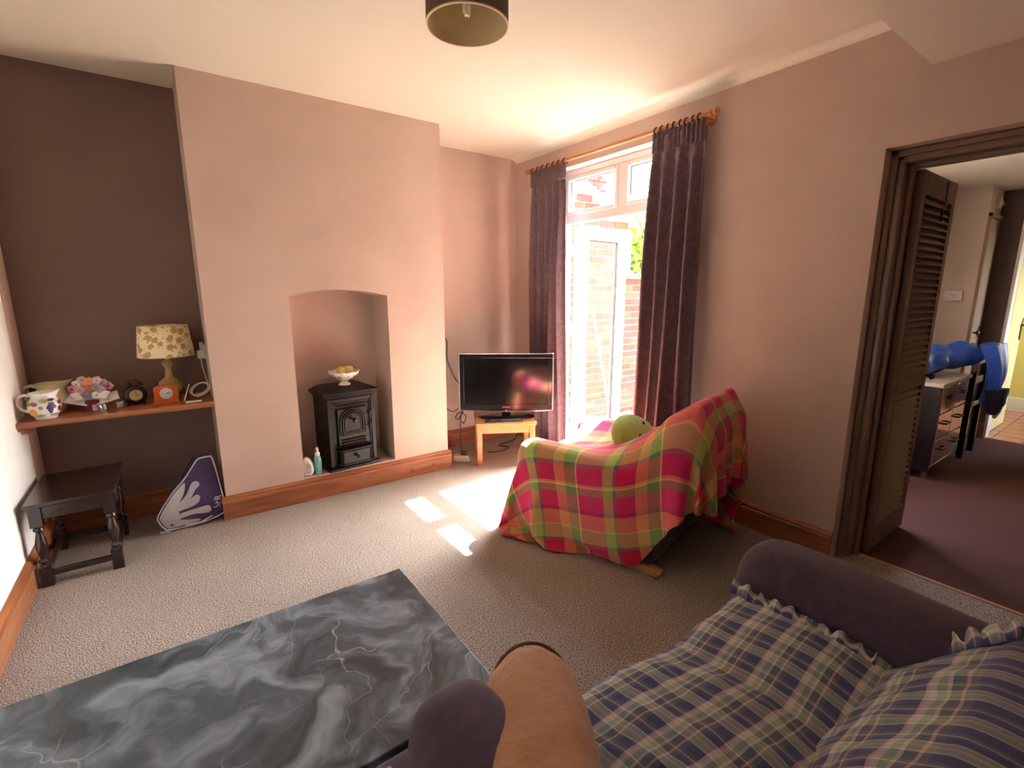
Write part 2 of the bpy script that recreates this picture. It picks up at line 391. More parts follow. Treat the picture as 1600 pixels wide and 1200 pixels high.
def slate_material():
    m = bpy.data.materials.new('slate_marble'); m.use_nodes = True; n = m.node_tree.nodes; l = m.node_tree.links
    b = n['Principled BSDF']; b.inputs['Roughness'].default_value = 0.3
    tc = n.new('ShaderNodeTexCoord')
    w = n.new('ShaderNodeTexNoise'); w.inputs['Scale'].default_value = 3.0; w.inputs['Detail'].default_value = 3
    l.new(tc.outputs['Object'], w.inputs['Vector'])
    ad = n.new('ShaderNodeVectorMath'); ad.operation = 'MULTIPLY_ADD'; ad.inputs[1].default_value = (0.55, 0.55, 0.55)
    l.new(w.outputs['Color'], ad.inputs[0]); l.new(tc.outputs['Object'], ad.inputs[2])
    t = n.new('ShaderNodeTexNoise'); t.inputs['Scale'].default_value = 5; t.inputs['Detail'].default_value = 5; t.inputs['Distortion'].default_value = 1.2
    l.new(ad.outputs[0], t.inputs['Vector'])
    cr = n.new('ShaderNodeValToRGB'); e = cr.color_ramp.elements
    e[0].position = 0.36; e[0].color = lin((62, 72, 78)); e[1].position = 0.68; e[1].color = lin((156, 168, 178))
    x = e.new(0.50); x.color = lin((96, 107, 114))
    l.new(t.outputs[0], cr.inputs[0])
    # thin pale veins
    v = n.new('ShaderNodeTexVoronoi'); v.feature = 'DISTANCE_TO_EDGE'; v.inputs['Scale'].default_value = 4.5
    l.new(ad.outputs[0], v.inputs['Vector'])
    lt = n.new('ShaderNodeValToRGB'); le = lt.color_ramp.elements; le[0].position = 0.0; le[0].color = (1, 1, 1, 1); le[1].position = 0.009; le[1].color = (0, 0, 0, 1)
    l.new(v.outputs['Distance'], lt.inputs[0])
    mk = n.new('ShaderNodeTexNoise'); mk.inputs['Scale'].default_value = 4.0; l.new(tc.outputs['Object'], mk.inputs['Vector'])
    mr = n.new('ShaderNodeValToRGB'); mr.color_ramp.elements[0].position = 0.47; mr.color_ramp.elements[1].position = 0.68
    l.new(mk.outputs[0], mr.inputs[0])
    mm = n.new('ShaderNodeMath'); mm.operation = 'MULTIPLY'; l.new(lt.outputs[0], mm.inputs[0]); l.new(mr.outputs[0], mm.inputs[1])
    mx = n.new('ShaderNodeMixRGB'); mx.inputs[2].default_value = lin((190, 194, 198))
    l.new(mm.outputs[0], mx.inputs[0]); l.new(cr.outputs[0], mx.inputs[1]); l.new(mx.outputs[0], b.inputs['Base Color'])
    rr = n.new('ShaderNodeMapRange'); rr.inputs[3].default_value = 0.22; rr.inputs[4].default_value = 0.5
    l.new(t.outputs[0], rr.inputs[0]); l.new(rr.outputs[0], b.inputs['Roughness'])
    t2 = n.new('ShaderNodeTexNoise'); t2.inputs['Scale'].default_value = 16; t2.inputs['Detail'].default_value = 4; t2.inputs['Distortion'].default_value = 1.0
    l.new(ad.outputs[0], t2.inputs['Vector'])
    bp = n.new('ShaderNodeBump'); bp.inputs['Strength'].default_value = 0.25; bp.inputs['Distance'].default_value = 0.01
    l.new(t2.outputs[0], bp.inputs['Height']); l.new(bp.outputs[0], b.inputs['Normal'])
    MATS['slate_marble'] = m
slate_material()

def print_material(name, bgc, c1, c2, scale):
    """scattered flowers printed on cloth"""
    m = bpy.data.materials.new(name); m.use_nodes = True; n = m.node_tree.nodes; l = m.node_tree.links
    b = n['Principled BSDF']; b.inputs['Roughness'].default_value = 0.8
    tc = n.new('ShaderNodeTexCoord'); w = n.new('ShaderNodeTexNoise'); w.inputs['Scale'].default_value = 60
    l.new(tc.outputs['Object'], w.inputs['Vector'])
    ad = n.new('ShaderNodeVectorMath'); ad.operation = 'MULTIPLY_ADD'; ad.inputs[1].default_value = (0.03, 0.03, 0.03)
    l.new(w.outputs['Color'], ad.inputs[0]); l.new(tc.outputs['Object'], ad.inputs[2])
    v = n.new('ShaderNodeTexVoronoi'); v.inputs['Scale'].default_value = scale; l.new(ad.outputs[0], v.inputs['Vector'])
    cr = n.new('ShaderNodeValToRGB'); cr.color_ramp.interpolation = 'CONSTANT'; e = cr.color_ramp.elements
    e[0].color = lin(c1); e[1].position = 0.38; e[1].color = lin(bgc)
    l.new(v.outputs['Distance'], cr.inputs[0])
    v2 = n.new('ShaderNodeTexVoronoi'); v2.inputs['Scale'].default_value = scale * 2.3; l.new(ad.outputs[0], v2.inputs['Vector'])
    r2 = n.new('ShaderNodeValToRGB'); r2.color_ramp.interpolation = 'CONSTANT'; e = r2.color_ramp.elements
    e[0].color = (1, 1, 1, 1); e[1].position = 0.22; e[1].color = (0, 0, 0, 1)
    l.new(v2.outputs['Distance'], r2.inputs[0])
    mx = n.new('ShaderNodeMixRGB'); mx.inputs[2].default_value = lin(c2)
    l.new(r2.outputs[0], mx.inputs[0]); l.new(cr.outputs[0], mx.inputs[1]); l.new(mx.outputs[0], b.inputs['Base Color'])
    MATS[name] = m
print_material('flower_print', (246, 230, 188), (196, 162, 104), (184, 146, 92), 22)

# ------------------------------------------------------------------ room shell
XL, XR, XW, H = -2.4916, -0.9824, -3.3142, 2.5
DL, DR = 0.3585, 0.4511
YN = -3.95
HB = 0.146
NX0, NX1, NZ0, NZ1, NZA = -2.042, -1.417, 0.155, 1.335, 1.375

struct(MB().box((XW - .2, YN - .2, -.12), (0.06, .6, 0)).build('floor', 'carpet'))
struct(MB().box((XW - .2, YN - .2, H), (0.3, .8, H + .15)).build('ceiling', 'ceiling_paint'))
# chimney breast with the arched niche
m = MB()
m.box((XL, 0, 0), (NX0, .75, H)); m.box((NX1, 0, 0), (XR, .75, H)); m.box((NX0, 0, 0), (NX1, .75, NZ0))
m.box((NX0, .30, NZ0), (NX1, .75, H))
N = 16
arch = [(NX0 + (NX1 - NX0) * i / N, NZ1 + (NZA - NZ1) * (1 - (2 * i / N - 1) ** 2)) for i in range(N + 1)]
m.prism(arch + [(NX1, H), (NX0, H)], 0, .30, 'y')
struct(m.build('wall_chimney', PAINT))
struct(MB().box((XW - .2, DL, 0), (XL, DL + .2, H)).build('wall_back', 'alcove_paint'))
struct(MB().box((XR, DR, 0), (0.3, DR + .2, H)).build('wall_alcove', PAINT))
m = MB().box((XW - .2, YN, 0), (XW, .45, H))
struct(m.build('wall_left', 'left_paint'))
struct(MB().box((XW - .2, YN - .2, 0), (.3, YN, H)).build('wall_near', PAINT))
struct(MB().box((XW - .01, .19, 0), (XW + .004, DL, H)).build('wall_left_return', PAINT))
# wall with french window and doorway
FY0, FY1, FZ = -0.05, -1.35, 2.31
JY, JZ, JE = -2.328, 1.982, -3.25
m = MB()
m.box((0, FY0, 0), (.185, .6, H)); m.box((0, FY1, FZ), (.185, FY0, H)); m.box((0, JY, 0), (.185, FY1, H)); m.box((.185, JY, 0), (.30, -1.5, H))
m.box((0, JE, JZ), (.30, JY, H)); m.box((0, YN, 0), (.30, JE, H))
struct(m.build('wall_right', PAINT))
# lower ceiling over the doorway end
struct(MB().box((XW, YN, 2.276), (0, -2.45, H)).build('wall_bulkhead', 'ceiling_paint'))
# small cove above the french window wall
N = 6
poly = [(0, H), (0, H - .035)] + [(-.05 + .05 * math.cos(a) * 1.0, H - .035 * (1 - math.sin(a) * 1)) for a in [math.pi / 2 * i / N for i in range(1, N)]] + [(-.05, H)]
struct(MB().prism([(x, z) for x, z in poly], -2.45, DR, 'y').build('trim_1', 'cove_paint', smooth=True))

def skirt_profile(t=.022, h=HB):
    return [(0, 0), (t, 0), (t, h * .68), (t * 1.25, h * .72), (t * 1.25, h * .80), (t * .8, h * .84), (t * .95, h * .9), (t * .5, h * .97), (0, h)]
def skirting(name, a, b, out, mt):
    """a,b floor points (x,y); out = unit outward normal"""
    a = Vector((a[0], a[1])); b = Vector((b[0], b[1])); o = Vector(out)
    pr = skirt_profile(); vv = []
    for p in (a, b):
        for d, z in pr:
            q = p + o * d; vv.append((q.x, q.y, z))
    n = len(pr)
    fs = [tuple(range(n)), tuple(range(n, 2*n))] + [(i, n+i, n+(i+1) % n, (i+1) % n) for i in range(n)]
    return struct(MB().add(vv, fs).build(name, mt))
sk = skirting('baseboard_chimney', (XL - .022, 0), (XR + .022, 0), (0, -1), 'pine_x')
for kx, kz, r in ((-1.30, .052, .011), (-1.12, .058, .016), (-2.33, .05, .008)):
    MB().lathe([(r, -.0005), (r * .6, -.0009), (.001, -.001)], 14, (kx, -.0225, kz), ax='y', cap=False, sy=.75).build('knot', 'knot', sk)
skirting('baseboard_chimney_side', (XR, 0), (XR, DR), (1, 0), 'pine_y')
skirting('baseboard_chimney_return', (XL, 0), (XL, DL), (-1, 0), 'pine_y')
skirting('baseboard_back', (XW, DL), (XL, DL), (0, -1), 'pine_x')
skirting('baseboard_alcove', (XR, DR), (0, DR), (0, -1), 'pine_x')
skirting('baseboard_left', (XW, -2.0), (XW, DL), (1, 0), 'pine_y')
skirting('baseboard_right', (0, JY), (0, FY1), (-1, 0), 'pine_y')
skirting('baseboard_corner', (0, FY0), (0, DR), (-1, 0), 'pine_y')
# top of the hearth step board
struct(MB().box((NX0 + .002, -.006, NZ0 - .003), (NX1 - .002, .29, NZ0 + .002)).build('trim_2', PAINT))

# doorway lining and architrave (brown gloss)
m = MB()
for (y0, y1, z0, z1) in ((JY - .055, JY, 0, JZ), (JE, JE + .055, 0, JZ), (JE, JY, JZ - .055, JZ)):
    m.box((.09, y0, z0), (.30, y1, z1))
for (y0, y1, z0, z1) in ((JY - .03, JY, 0, JZ), (JE, JE + .03, 0, JZ), (JE, JY, JZ - .03, JZ)):
    m.box((.07, y0, z0), (.09, y1, z1))
struct(m.build('trim_3', 'brown_paint', bevel=.008, segs=3))
m = MB()
m.box((.14, JY - .075, 0), (.17, JY - .054, JZ - .055)); m.box((.14, JE + .055, JZ - .075), (.17, JY - .054, JZ - .054))
struct(m.build('trim_4', 'brown_paint', bevel=.004))
# threshold
struct(MB().box((0.06, JE, -.12), (0.17, JY, .001)).build('floor_threshold', 'carpet'))
struct(MB().box((0.165, JE, 0), (0.185, JY, .006)).build('trim_5', 'runner_wood', bevel=.002))

# ------------------------------------------------------------------ french window (frame, transom lights) and open door leaf
def frame_rect(m, x0, x1, y0, y1, z0, z1, w):
    m.box((x0, y0, z0), (x1, y0 + w, z1)); m.box((x0, y1 - w, z0), (x1, y1, z1))
    m.box((x0, y0 + w, z0), (x1, y1 - w, z0 + w)); m.box((x0, y0 + w, z1 - w), (x1, y1 - w, z1))
m = MB()
m.box((.10, -1.35, 0), (.17, -1.285, 2.31)); m.box((.10, -.115, 0), (.17, -.05, 2.31))
m.box((.10, -1.285, 2.265), (.17, -.115, 2.31)); m.box((.10, -1.285, 1.905), (.17, -.115, 1.965))
m.box((.10, -.735, 1.965), (.17, -.675, 2.265)); m.box((.08, -1.285, 0), (.20, -.115, .035))
win = struct(m.build('window_1', 'upvc', bevel=.004))
for y0, y1 in ((-1.285, -.735), (-.675, -.115)):
    f = MB(); frame_rect(f, .095, .165, y0 + .002, y1 - .002, 1.967, 2.263, .03); fr_ = f.build('sash', 'upvc', win, bevel=.006)
    g = MB(); frame_rect(g, .125, .131, y0 + .03, y1 - .03, 1.995, 2.235, .007); g.build('gasket', 'gasket', fr_)
    MB().box((.126, y0 + .032, 1.997), (.130, y1 - .032, 2.233)).build('pane', 'window_glass', fr_)
# plastered reveal soffit is part of the wall; open leaf hinged at the left jamb, swung out into the yard
LX0, LX1, LY0, LY1, LZ0, LZ1 = .172, .755, -.205, -.145, .03, 1.888
m = MB()
m.box((LX0, LY0, LZ0), (LX0 + .115, LY1, LZ1)); m.box((LX1 - .105, LY0, LZ0), (LX1, LY1, LZ1))
m.box((LX0 + .115, LY0, LZ1 - .1), (LX1 - .105, LY1, LZ1)); m.box((LX0 + .115, LY0, LZ0), (LX1 - .105, LY1, LZ0 + .1))
leaf = struct(m.build('door_1', 'upvc', bevel=.005))
g = MB()
gx0, gx1, gz0, gz1 = LX0 + .115, LX1 - .105, LZ0 + .1, LZ1 - .1
g.box((gx0, LY0 + .012, gz0), (gx0 + .008, LY0 + .04, gz1)); g.box((gx1 - .008, LY0 + .012, gz0), (gx1, LY0 + .04, gz1))
g.box((gx0, LY0 + .012, gz1 - .008), (gx1, LY0 + .04, gz1)); g.box((gx0, LY0 + .012, gz0), (gx1, LY0 + .04, gz0 + .008))
g.build('gasket', 'gasket', leaf)
MB().box((gx0, LY0 + .026, gz0), (gx1, LY0 + .030, gz1)).build('pane', 'window_glass', leaf)
h = rbox((LX1 - .065, LY0 - .010, .90), (LX1 - .035, LY0, 1.12), .006).build('handle', 'chrome', leaf, smooth=True)
MB().tube([(LX1 - .05, LY0, 1.05), (LX1 - .05, LY0 - .045, 1.05), (LX1 - .07, LY0 - .05, 1.05), (LX1 - .17, LY0 - .05, 1.045)], .009, 10).build('lever', 'chrome', h, smooth=True)
for z in (.25, 1.0, 1.65):
    MB().lathe([(.011, z), (.011, z + .1)], 12, (.165, -.135, 0)).build('hinge', 'upvc', leaf, smooth=True)

# ------------------------------------------------------------------ the yard outside
struct(MB().box((.06, -1.5, -.25), (12, 14, -.06)).build('floor_yard', 'paving'))
WY = .52
yw = struct(MB().box((.30, WY + .012, -.2), (7.5, WY + .2, 1.50)).build('wall_yard', 'mortar'))
bk = rbox((-.1075, -.05, -.0325), (.1075, .05, .0325), .006, 1).build('brick', 'brick', yw)
first = True; nb = 0
def verge(x): return 2.465 - (x - .73) * .394
BR = []
row = 0; z = -.03
while z < 2.55:
    x = .36 + (0.1125 if row % 2 else 0)
    while x < 2.45:
        BR.append((x, z)); x += .225
    z += .075; row += 1
gable = struct(MB().prism([(.30, 1.5), (1.62, 1.5), (1.62, 2.11), (.30, 2.63)], WY + .012, WY + .24, 'y').build('wall_gable', 'mortar'))
for x, z in BR:
    if z < 1.47: par = yw
    else:
        if x > 1.56 or z + .03 > verge(x + .1): continue
        par = gable
    if first:
        bk.location = (x, WY + .055, z); bk.parent = par; first = False
    else:
        inst(bk, par, (x + random.uniform(-.003, .003), WY + .055 + random.uniform(-.004, .004), z), (0, random.uniform(-.01, .01), 0))
    nb += 1
# coping on the lower wall, verge board on the gable
cop = MB()
for i in range(8):
    pass
for i in range(10):
    MB().box((1.63 + i * .30, WY - .02, 1.50), (1.92 + i * .30, WY + .22, 1.56)).build('coping_stone', 'mortar', yw, bevel=.01)
vb = MB().add([(.25, WY - .025, verge(.25) + .0), (1.70, WY - .025, verge(1.70)), (1.70, WY - .025, verge(1.70) + .055), (.25, WY - .025, verge(.25) + .055),
               (.25, WY + .26, verge(.25) + .0), (1.70, WY + .26, verge(1.70)), (1.70, WY + .26, verge(1.70) + .055), (.25, WY + .26, verge(.25) + .055)],
              [(0,1,2,3),(4,5,6,7),(0,1,5,4),(1,2,6,5),(2,3,7,6),(3,0,4,7)])
vb.build('verge_board', 'upvc', gable)
# drainpipe at the corner of the gable
MB().lathe([(.03, 1.55), (.03, 2.03)], 12, (1.66, WY + .05, 0)).build('drainpipe', 'upvc', gable, smooth=True)
# taller brick house behind
hb = thing('brick_house', 'tall red brick house end rising behind the gable outside', 'building', (3.32, 3.2, 0))
MB().box((-2.3, .012, 0), (.72, 3, 5.2)).build('wall', 'dark_mortar', hb)
bb = rbox((-.1075, -.05, -.0325), (.1075, .05, .0325), .006, 1).build('brick', 'brick', hb)
k = 0; z = 2.4; row = 0
while z < 4.0:
    x = -.75 + (.1125 if row % 2 else 0)
    while x < .65:
        if k == 0: bb.location = (x, .05, z)
        else: inst(bb, hb, (x, .05 + random.uniform(-.004, .004), z))
        k += 1; x += .225
    z += .075; row += 1
MB().prism([(-2.4, 5.2), (.85, 5.2), (-.8, 6.4)], -.1, 3, 'y').build('roof', 'slate_roof', hb)
# tree beyond the wall
tr = thing('garden_tree', 'leafy green tree beyond the yard wall, seen past the curtain', 'tree', (4.0, 2.15, 0))
MB().tube([(0, 0, -.1), (.03, 0, .9), (-.03, .02, 1.7), (.05, 0, 2.4)], [.09, .07, .05, .03], 10).build('trunk', 'bark', tr, smooth=True)
rng = np.random.RandomState(3)
lm = MB()
for i in range(2600):
    d = rng.normal(size=3); d /= np.linalg.norm(d); r = rng.rand() ** .4
    c = np.array([0, 0, 2.05]) + d * np.array([.72, .65, .58]) * r * (1 + .18 * math.sin(5 * d[0] + 3 * d[2]))
    a = rng.normal(size=3); a /= np.linalg.norm(a); b2 = np.cross(a, d); b2 /= (np.linalg.norm(b2) + 1e-6)
    s_ = .05 + .03 * rng.rand()
    lm.add([c - a * s_, c + b2 * s_ * .5, c + a * s_, c - b2 * s_ * .5], [(0, 1, 2, 3)])
lo = lm.build('foliage', 'leaf', tr, fix=False); lo['kind'] = 'stuff'
# gravel along the foot of the wall
gm = MB()
for i in range(420):
    x = rng.uniform(.4, 3.2); y = WY - .02 - abs(rng.normal()) * .10; r = rng.uniform(.015, .035)
    bmx = []
    vv = [(x + r * math.cos(a) * (1 + .2 * rng.rand()), y + r * math.sin(a), -.06 + r * .5 * (0.2 + zz)) for zz in (0, 1) for a in (0, 1.25, 2.5, 3.8, 5.0)]
    vv.append((x, y, -.06 + r * 1.0))
    gm.add(vv, [(0,1,6,5),(1,2,7,6),(2,3,8,7),(3,4,9,8),(4,0,5,9),(5,6,10),(6,7,10),(7,8,10),(8,9,10),(9,5,10)])
gv = gm.build('gravel', 'gravel_stone'); gv['kind'] = 'stuff'; tag(gv, 'pale pebbles strewn along the foot of the yard wall', 'gravel')
br = thing('broom', 'yellow-handled broom leaning on the yard wall behind the glass door', 'broom', (0, 0, 0))
MB().tube([(1.18, WY - .22, .0), (1.02, WY - .06, 1.16)], .014, 10).build('handle', 'broom_handle', br, smooth=True)
MB().box((1.06, WY - .27, -.06), (1.32, WY - .18, .02)).build('head', 'bristle', br, bevel=.01)

# unseen upper storeys of house and rear wing, added to dim the yard
struct(MB().box((-.25, -1.5, H + .15), (.185, 3.0, 5.6)).build('wall_upper_sky_block', 'brick'))
struct(MB().box((.30, -4.4, 2.40), (6.2, -1.5, 5.4)).build('wall_wing_sky_block', 'brick'))

# ------------------------------------------------------------------ dining room beyond the doorway, kitchen beyond that
H2 = 2.235
struct(MB().box((.185, -4.4, -.12), (3.52, -1.5, .0)).build('floor_dining', 'dining_carpet'))
struct(MB().box((.30, -4.4, H2), (6.2, -1.5, H2 + .12)).build('ceiling_dining', 'ceiling_paint'))
m = MB()   # yard-side wall with a window behind the folded door
m.box((.30, -1.75, 0), (.5, -1.5, H2)); m.box((1.6, -1.75, 0), (3.5, -1.5, H2)); m.box((.5, -1.75, 0), (1.6, -1.5, .75)); m.box((.5, -1.75, 2.0), (1.6, -1.5, H2))
struct(m.build('wall_dining_side', 'dining_paint'))
m = MB().box((.0, -4.4, 0), (4.3, -4.15, H2)); m.box((5.5, -4.4, 0), (6.2, -4.15, H2)); m.box((4.3, -4.4, 0), (5.5, -4.15, .85)); m.box((4.3, -4.4, 2.05), (5.5, -4.15, H2))  # unseen kitchen window opening, added to light the kitchen but not the louvre door
struct(m.build('wall_dining_near', 'dining_paint'))
struct(MB().box((3.10, -2.105, 0), (3.5, -1.75, H2)).build('wall_dining_end', 'dining_paint'))
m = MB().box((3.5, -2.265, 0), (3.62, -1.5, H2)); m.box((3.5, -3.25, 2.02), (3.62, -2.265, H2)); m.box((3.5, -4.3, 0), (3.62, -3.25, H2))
struct(m.build('wall_dining_far', 'shade_toned_paint'))
# cupboard door on the side of the end wall
cd = struct(MB().box((3.14, -2.118, .02), (3.49, -2.100, 1.98)).build('door_3', 'cupboard_paint', bevel=.003))
MB().box((3.18, -2.124, .15), (3.45, -2.116, .95)).build('panel', 'cupboard_paint', cd, bevel=.004)
MB().box((3.18, -2.124, 1.05), (3.45, -2.116, 1.88)).build('panel', 'cupboard_paint', cd, bevel=.004)
MB().lathe([(.008, 0), (.008, -.02), (.02, -.03), (.018, -.045), (.004, -.05)], 14, (3.2, -2.118, 1.0), ax='y').build('knob', 'bronze', cd, smooth=True)
m = MB(); m.box((3.105, -2.13, 0), (3.14, -2.10, 2.02)); m.box((3.105, -2.13, 1.985), (3.5, -2.10, 2.02))
struct(m.build('trim_6', 'cupboard_paint', bevel=.003))
def skirt2(name, a, b, out, mt):
    o = skirting(name, a, b, out, mt); return o
skirt2('baseboard_dining_far', (3.5, -2.265), (3.5, -2.10), (-1, 0), 'cupboard_paint')
struct(MB().box((3.49, -2.285, 0), (3.63, -2.262, 2.03)).build('trim_7', 'white_paint', bevel=.003))
# kitchen
struct(MB().box((3.5, -4.4, -.12), (6.2, -1.5, -.004)).build('floor_kitchen', 'grout'))
tl_ = MB().box((-.095, -.095, -.004), (.095, .095, .004)).build('tile', 'terracotta', bpy.data.objects['floor_kitchen'])
k = 0
for i in range(12):
    for j in range(9):
        x = 3.62 + i * .2; y = -2.22 - j * .2
        if k == 0: tl_.location = (x, y, 0)
        else: inst(tl_, bpy.data.objects['floor_kitchen'], (x, y, random.uniform(-.0008, .0008)))
        k += 1
m = MB(); m.box((3.62, -2.13, 0), (6.2, -1.9, H2)); m.box((6.0, -4.2, 0), (6.2, -2.1, H2))
struct(m.build('wall_kitchen', 'yellow_paint'))
m = MB(); m.box((5.2, -2.29, 0), (5.32, -2.13, H2))
struct(m.build('wall_kitchen_pier', 'yellow_paint'))
struct(MB().box((5.18, -2.31, 0), (5.2, -2.13, .16)).build('baseboard_kitchen', 'white_paint', bevel=.004))
kd = struct(MB().box((3.63, -2.262, .012), (4.38, -2.222, 1.98)).build('door_4', 'pale_yellow', bevel=.003))
for z0, z1 in ((.2, .9), (1.05, 1.85)):
    MB().box((3.75, -2.270, z0), (4.26, -2.258, z1)).build('panel', 'pale_yellow', kd, bevel=.006)
hp = MB().box((4.29, -2.270, .88), (4.33, -2.261, 1.10)).build('handle_plate', 'bronze', kd, bevel=.003)
MB().tube([(4.31, -2.27, 1.03), (4.31, -2.31, 1.03), (4.22, -2.315, 1.03)], .009, 8).build('lever', 'bronze', hp, smooth=True)
kc = thing('kitchen_cabinet', 'brown wooden cabinet at the far end of the tiled kitchen', 'cabinet', (5.4, -2.29, 0))
MB().box((0, -.55, .1), (.55, .12, .9)).build('body', 'louvre_wood', kc, bevel=.003)
MB().box((-.02, -.53, .12), (0, -.02, .68)).build('door', 'runner_wood', kc, bevel=.004)
MB().box((-.02, -.53, .70), (0, -.02, .88)).build('drawer', 'runner_wood', kc, bevel=.004)
MB().box((-.02, -.57, .9), (.57, .14, .93)).build('worktop', 'chest_top', kc, bevel=.004)
MB().box((.04, -.5, .005), (.5, .1, .1)).build('plinth', 'louvre_wood', kc)

# folding louvre door, two leaves folded together against the jamb
DY = JY - .062
d2 = struct(MB().box((.19, DY - .012, .02), (.23, DY + .012, 1.905)).build('door_2', 'louvre_wood', bevel=.003))
def louvre(parent, y, x0, x1, master=None):
    th = .014
    m = MB()
    m.box((x0, y - th, .02), (x0 + .055, y + th, 1.905)); m.box((x1 - .055, y - th, .02), (x1, y + th, 1.905))
    m.build('stile', 'louvre_wood', parent, bevel=.003)
    m = MB()
    for z0, z1 in ((.02, .16), (.86, .95), (1.80, 1.905)): m.box((x0 + .055, y - th, z0), (x1 - .055, y + th, z1))
    m.build('rail', 'louvre_wood', parent, bevel=.003)
    L = x1 - x0 - .11
    if master is None:
        master = MB().box((-L / 2, -.024, -.003), (L / 2, .024, .003)).build('slat', 'louvre_wood', parent)
        fresh = True
    else: fresh = False
    xc = (x0 + x1) / 2
    for z0, z1 in ((.16, .86), (.95, 1.80)):
        n = int((z1 - z0) / .034)
        for i in range(n):
            z = z0 + (z1 - z0) * (i + .5) / n
            if fresh: master.location = (xc, y, z); master.rotation_euler = (.86, 0, 0); fresh = False
            else: inst(master, parent, (xc, y, z), (.86, 0, 0))
    return master
ms = louvre(d2, DY - .026, .185, .71)
louvre(d2, DY + .012, .185, .71, ms)
kn = MB().lathe([(.006, 0), (.006, -.015), (.017, -.022), (.019, -.032), (.012, -.040), (.002, -.042)], 16, (.685, DY - .040, .91), ax='y').build('knob', 'louvre_wood', d2, smooth=True)
hk = thing('wire_hanger', 'small dark wire hook hung over the top slats of the louvre door', 'hook', (.52, DY - .048, 1.79))
MB().tube([(0, .002, .10), (0, 0, .02), (0, -.004, -.005), (.06, -.004, -.04), (.07, -.004, -.06)], .004, 6).build('wire', 'dark_metal', hk)
MB().tube([(0, -.004, -.005), (-.055, -.004, -.04), (-.05, -.004, -.09)], .004, 6).build('arm', 'dark_metal', hk)
MB().lathe([(.012, 0), (.012, -.006)], 5, (0, -.004, 0), ax='y').build('badge', 'chrome', hk)

th = thing('thermostat', 'small white wall thermostat above the blue bag', 'thermostat', (3.10, -1.97, 1.325))
rbox((-.028, -.065, -.045), (0, .065, .045), .008).build('body', 'white_plastic', th, smooth=True)
MB().lathe([(.022, -.026), (.022, -.036), (.018, -.040)], 20, (0, -.005, 0), ax='x').build('dial', 'white_plastic', th, smooth=True)
MB().tube([(-.041, -.005, 0), (-.041, .01, .01)], .002, 6).build('pointer', 'ink', th)
db = thing('door_chime', 'round ivory door chime high above the brown cupboard door', 'chime', (3.32, -2.105, 2.12))
MB().lathe([(.055, 0), (.055, -.012), (.045, -.028), (.02, -.036), (.001, -.037)], 24, ax='y', cap=False).build('dome', 'ivory', db, smooth=True)
MB().lathe([(.008, -.03), (.008, -.05), (.002, -.054)], 10, (0, 0, -.02), ax='y').build('clapper', 'chrome', db, smooth=True)

# chest of drawers
ch = thing('chest_of_drawers', 'black chest of drawers with mirrored pink drawer fronts in the next room', 'chest', (1.74, -2.285, 0))
CW, CD, CH = .74, .44, .69
m = MB(); m.box((0, 0, .06), (.03, CD, CH)); m.box((CW - .03, 0, .06), (CW, CD, CH)); m.box((.03, CD - .02, .06), (CW - .03, CD, CH)); m.box((.03, .02, .06), (CW - .03, CD - .02, .08))
m.build('body', 'chest_black', ch, bevel=.004)
MB().box((-.01, -.015, CH), (CW + .01, CD, CH + .03)).build('top', 'chest_top', ch, bevel=.004)
MB().box((.03, -.004, .065), (CW - .03, .02, .10)).build('plinth', 'chrome', ch, bevel=.003)
for r_ in range(3):
    for c_ in range(2):
        x0 = .035 + c_ * .337; z0 = .105 + r_ * .195
        dr = MB().box((x0, -.008, z0), (x0 + .33, .02, z0 + .187)).build('drawer', 'mirror_rose', ch, bevel=.004)
        MB().tube([(x0 + .10, -.008, z0 + .11), (x0 + .11, -.03, z0 + .11), (x0 + .21, -.03, z0 + .11), (x0 + .22, -.008, z0 + .11)], .007, 8).build('handle', 'dark_metal', dr, smooth=True)
for x in (.03, CW - .06):
    for y in (.01, CD - .05): MB().box((x, y, 0), (x + .03, y + .03, .065)).build('foot', 'chrome', ch)

# black chair end with the blue bag thrown over it
bc = thing('black_chair', 'black-legged chair beside the mirrored chest, under the blue bag', 'chair', (2.51, -2.33, 0))
for x in (.05, .38):
    MB().box((x, .02, 0), (x + .04, .06, .86 if x > .2 else .86)).build('leg', 'chest_black', bc, bevel=.004)
    MB().box((x, .36, 0), (x + .04, .40, .45)).build('leg', 'chest_black', bc, bevel=.004)
MB().box((.04, .02, .43), (.43, .41, .47)).build('seat', 'chest_black', bc, bevel=.01)
for z in (.62, .78): MB().box((.09, .03, z), (.38, .05, z + .06)).build('back_rail', 'chest_black', bc, bevel=.004)

def blob(pts, radii, n=14, wob=.12, seed=0, flat=1.0):
    """lumpy cloth-like tube along points"""
    r = np.random.RandomState(seed); P = [Vector(p) for p in pts]
    Q = []; RR = []
    M = 26
    for i in range(M + 1):
        t = i / M * (len(P) - 1); k = min(int(t), len(P) - 2); f = t - k
        Q.append(P[k].lerp(P[k + 1], f)); RR.append(radii[k] * (1 - f) + radii[k + 1] * f)
    mb = MB(); mb.tube(Q, RR, n)
    vv = []
    for v in mb.v:
        j = 1 + wob * (math.sin(v[0] * 31 + seed) * math.sin(v[2] * 27 + 1) + .6 * math.sin(v[1] * 45 + v[0] * 23))
        i = len(vv) // n; i = min(i, M)
        c = Q[i]; d = (Vector(v) - c) * j; d.z *= flat
        vv.append(tuple(c + d))
    mb.v = vv
    return mb
bgp = thing('blue_bag', 'bright blue bag slumped on the chest with its end hanging down', 'bag', (0, 0, 0))
blob([(1.80, -2.02, .79), (2.0, -2.06, .82), (2.3, -2.12, .84), (2.60, -2.27, .88)], [.05, .085, .10, .09], 18, .22, 1).build('body', 'blue_sheet', bgp, smooth=True, sub=1)
N1, N2 = 15, 17
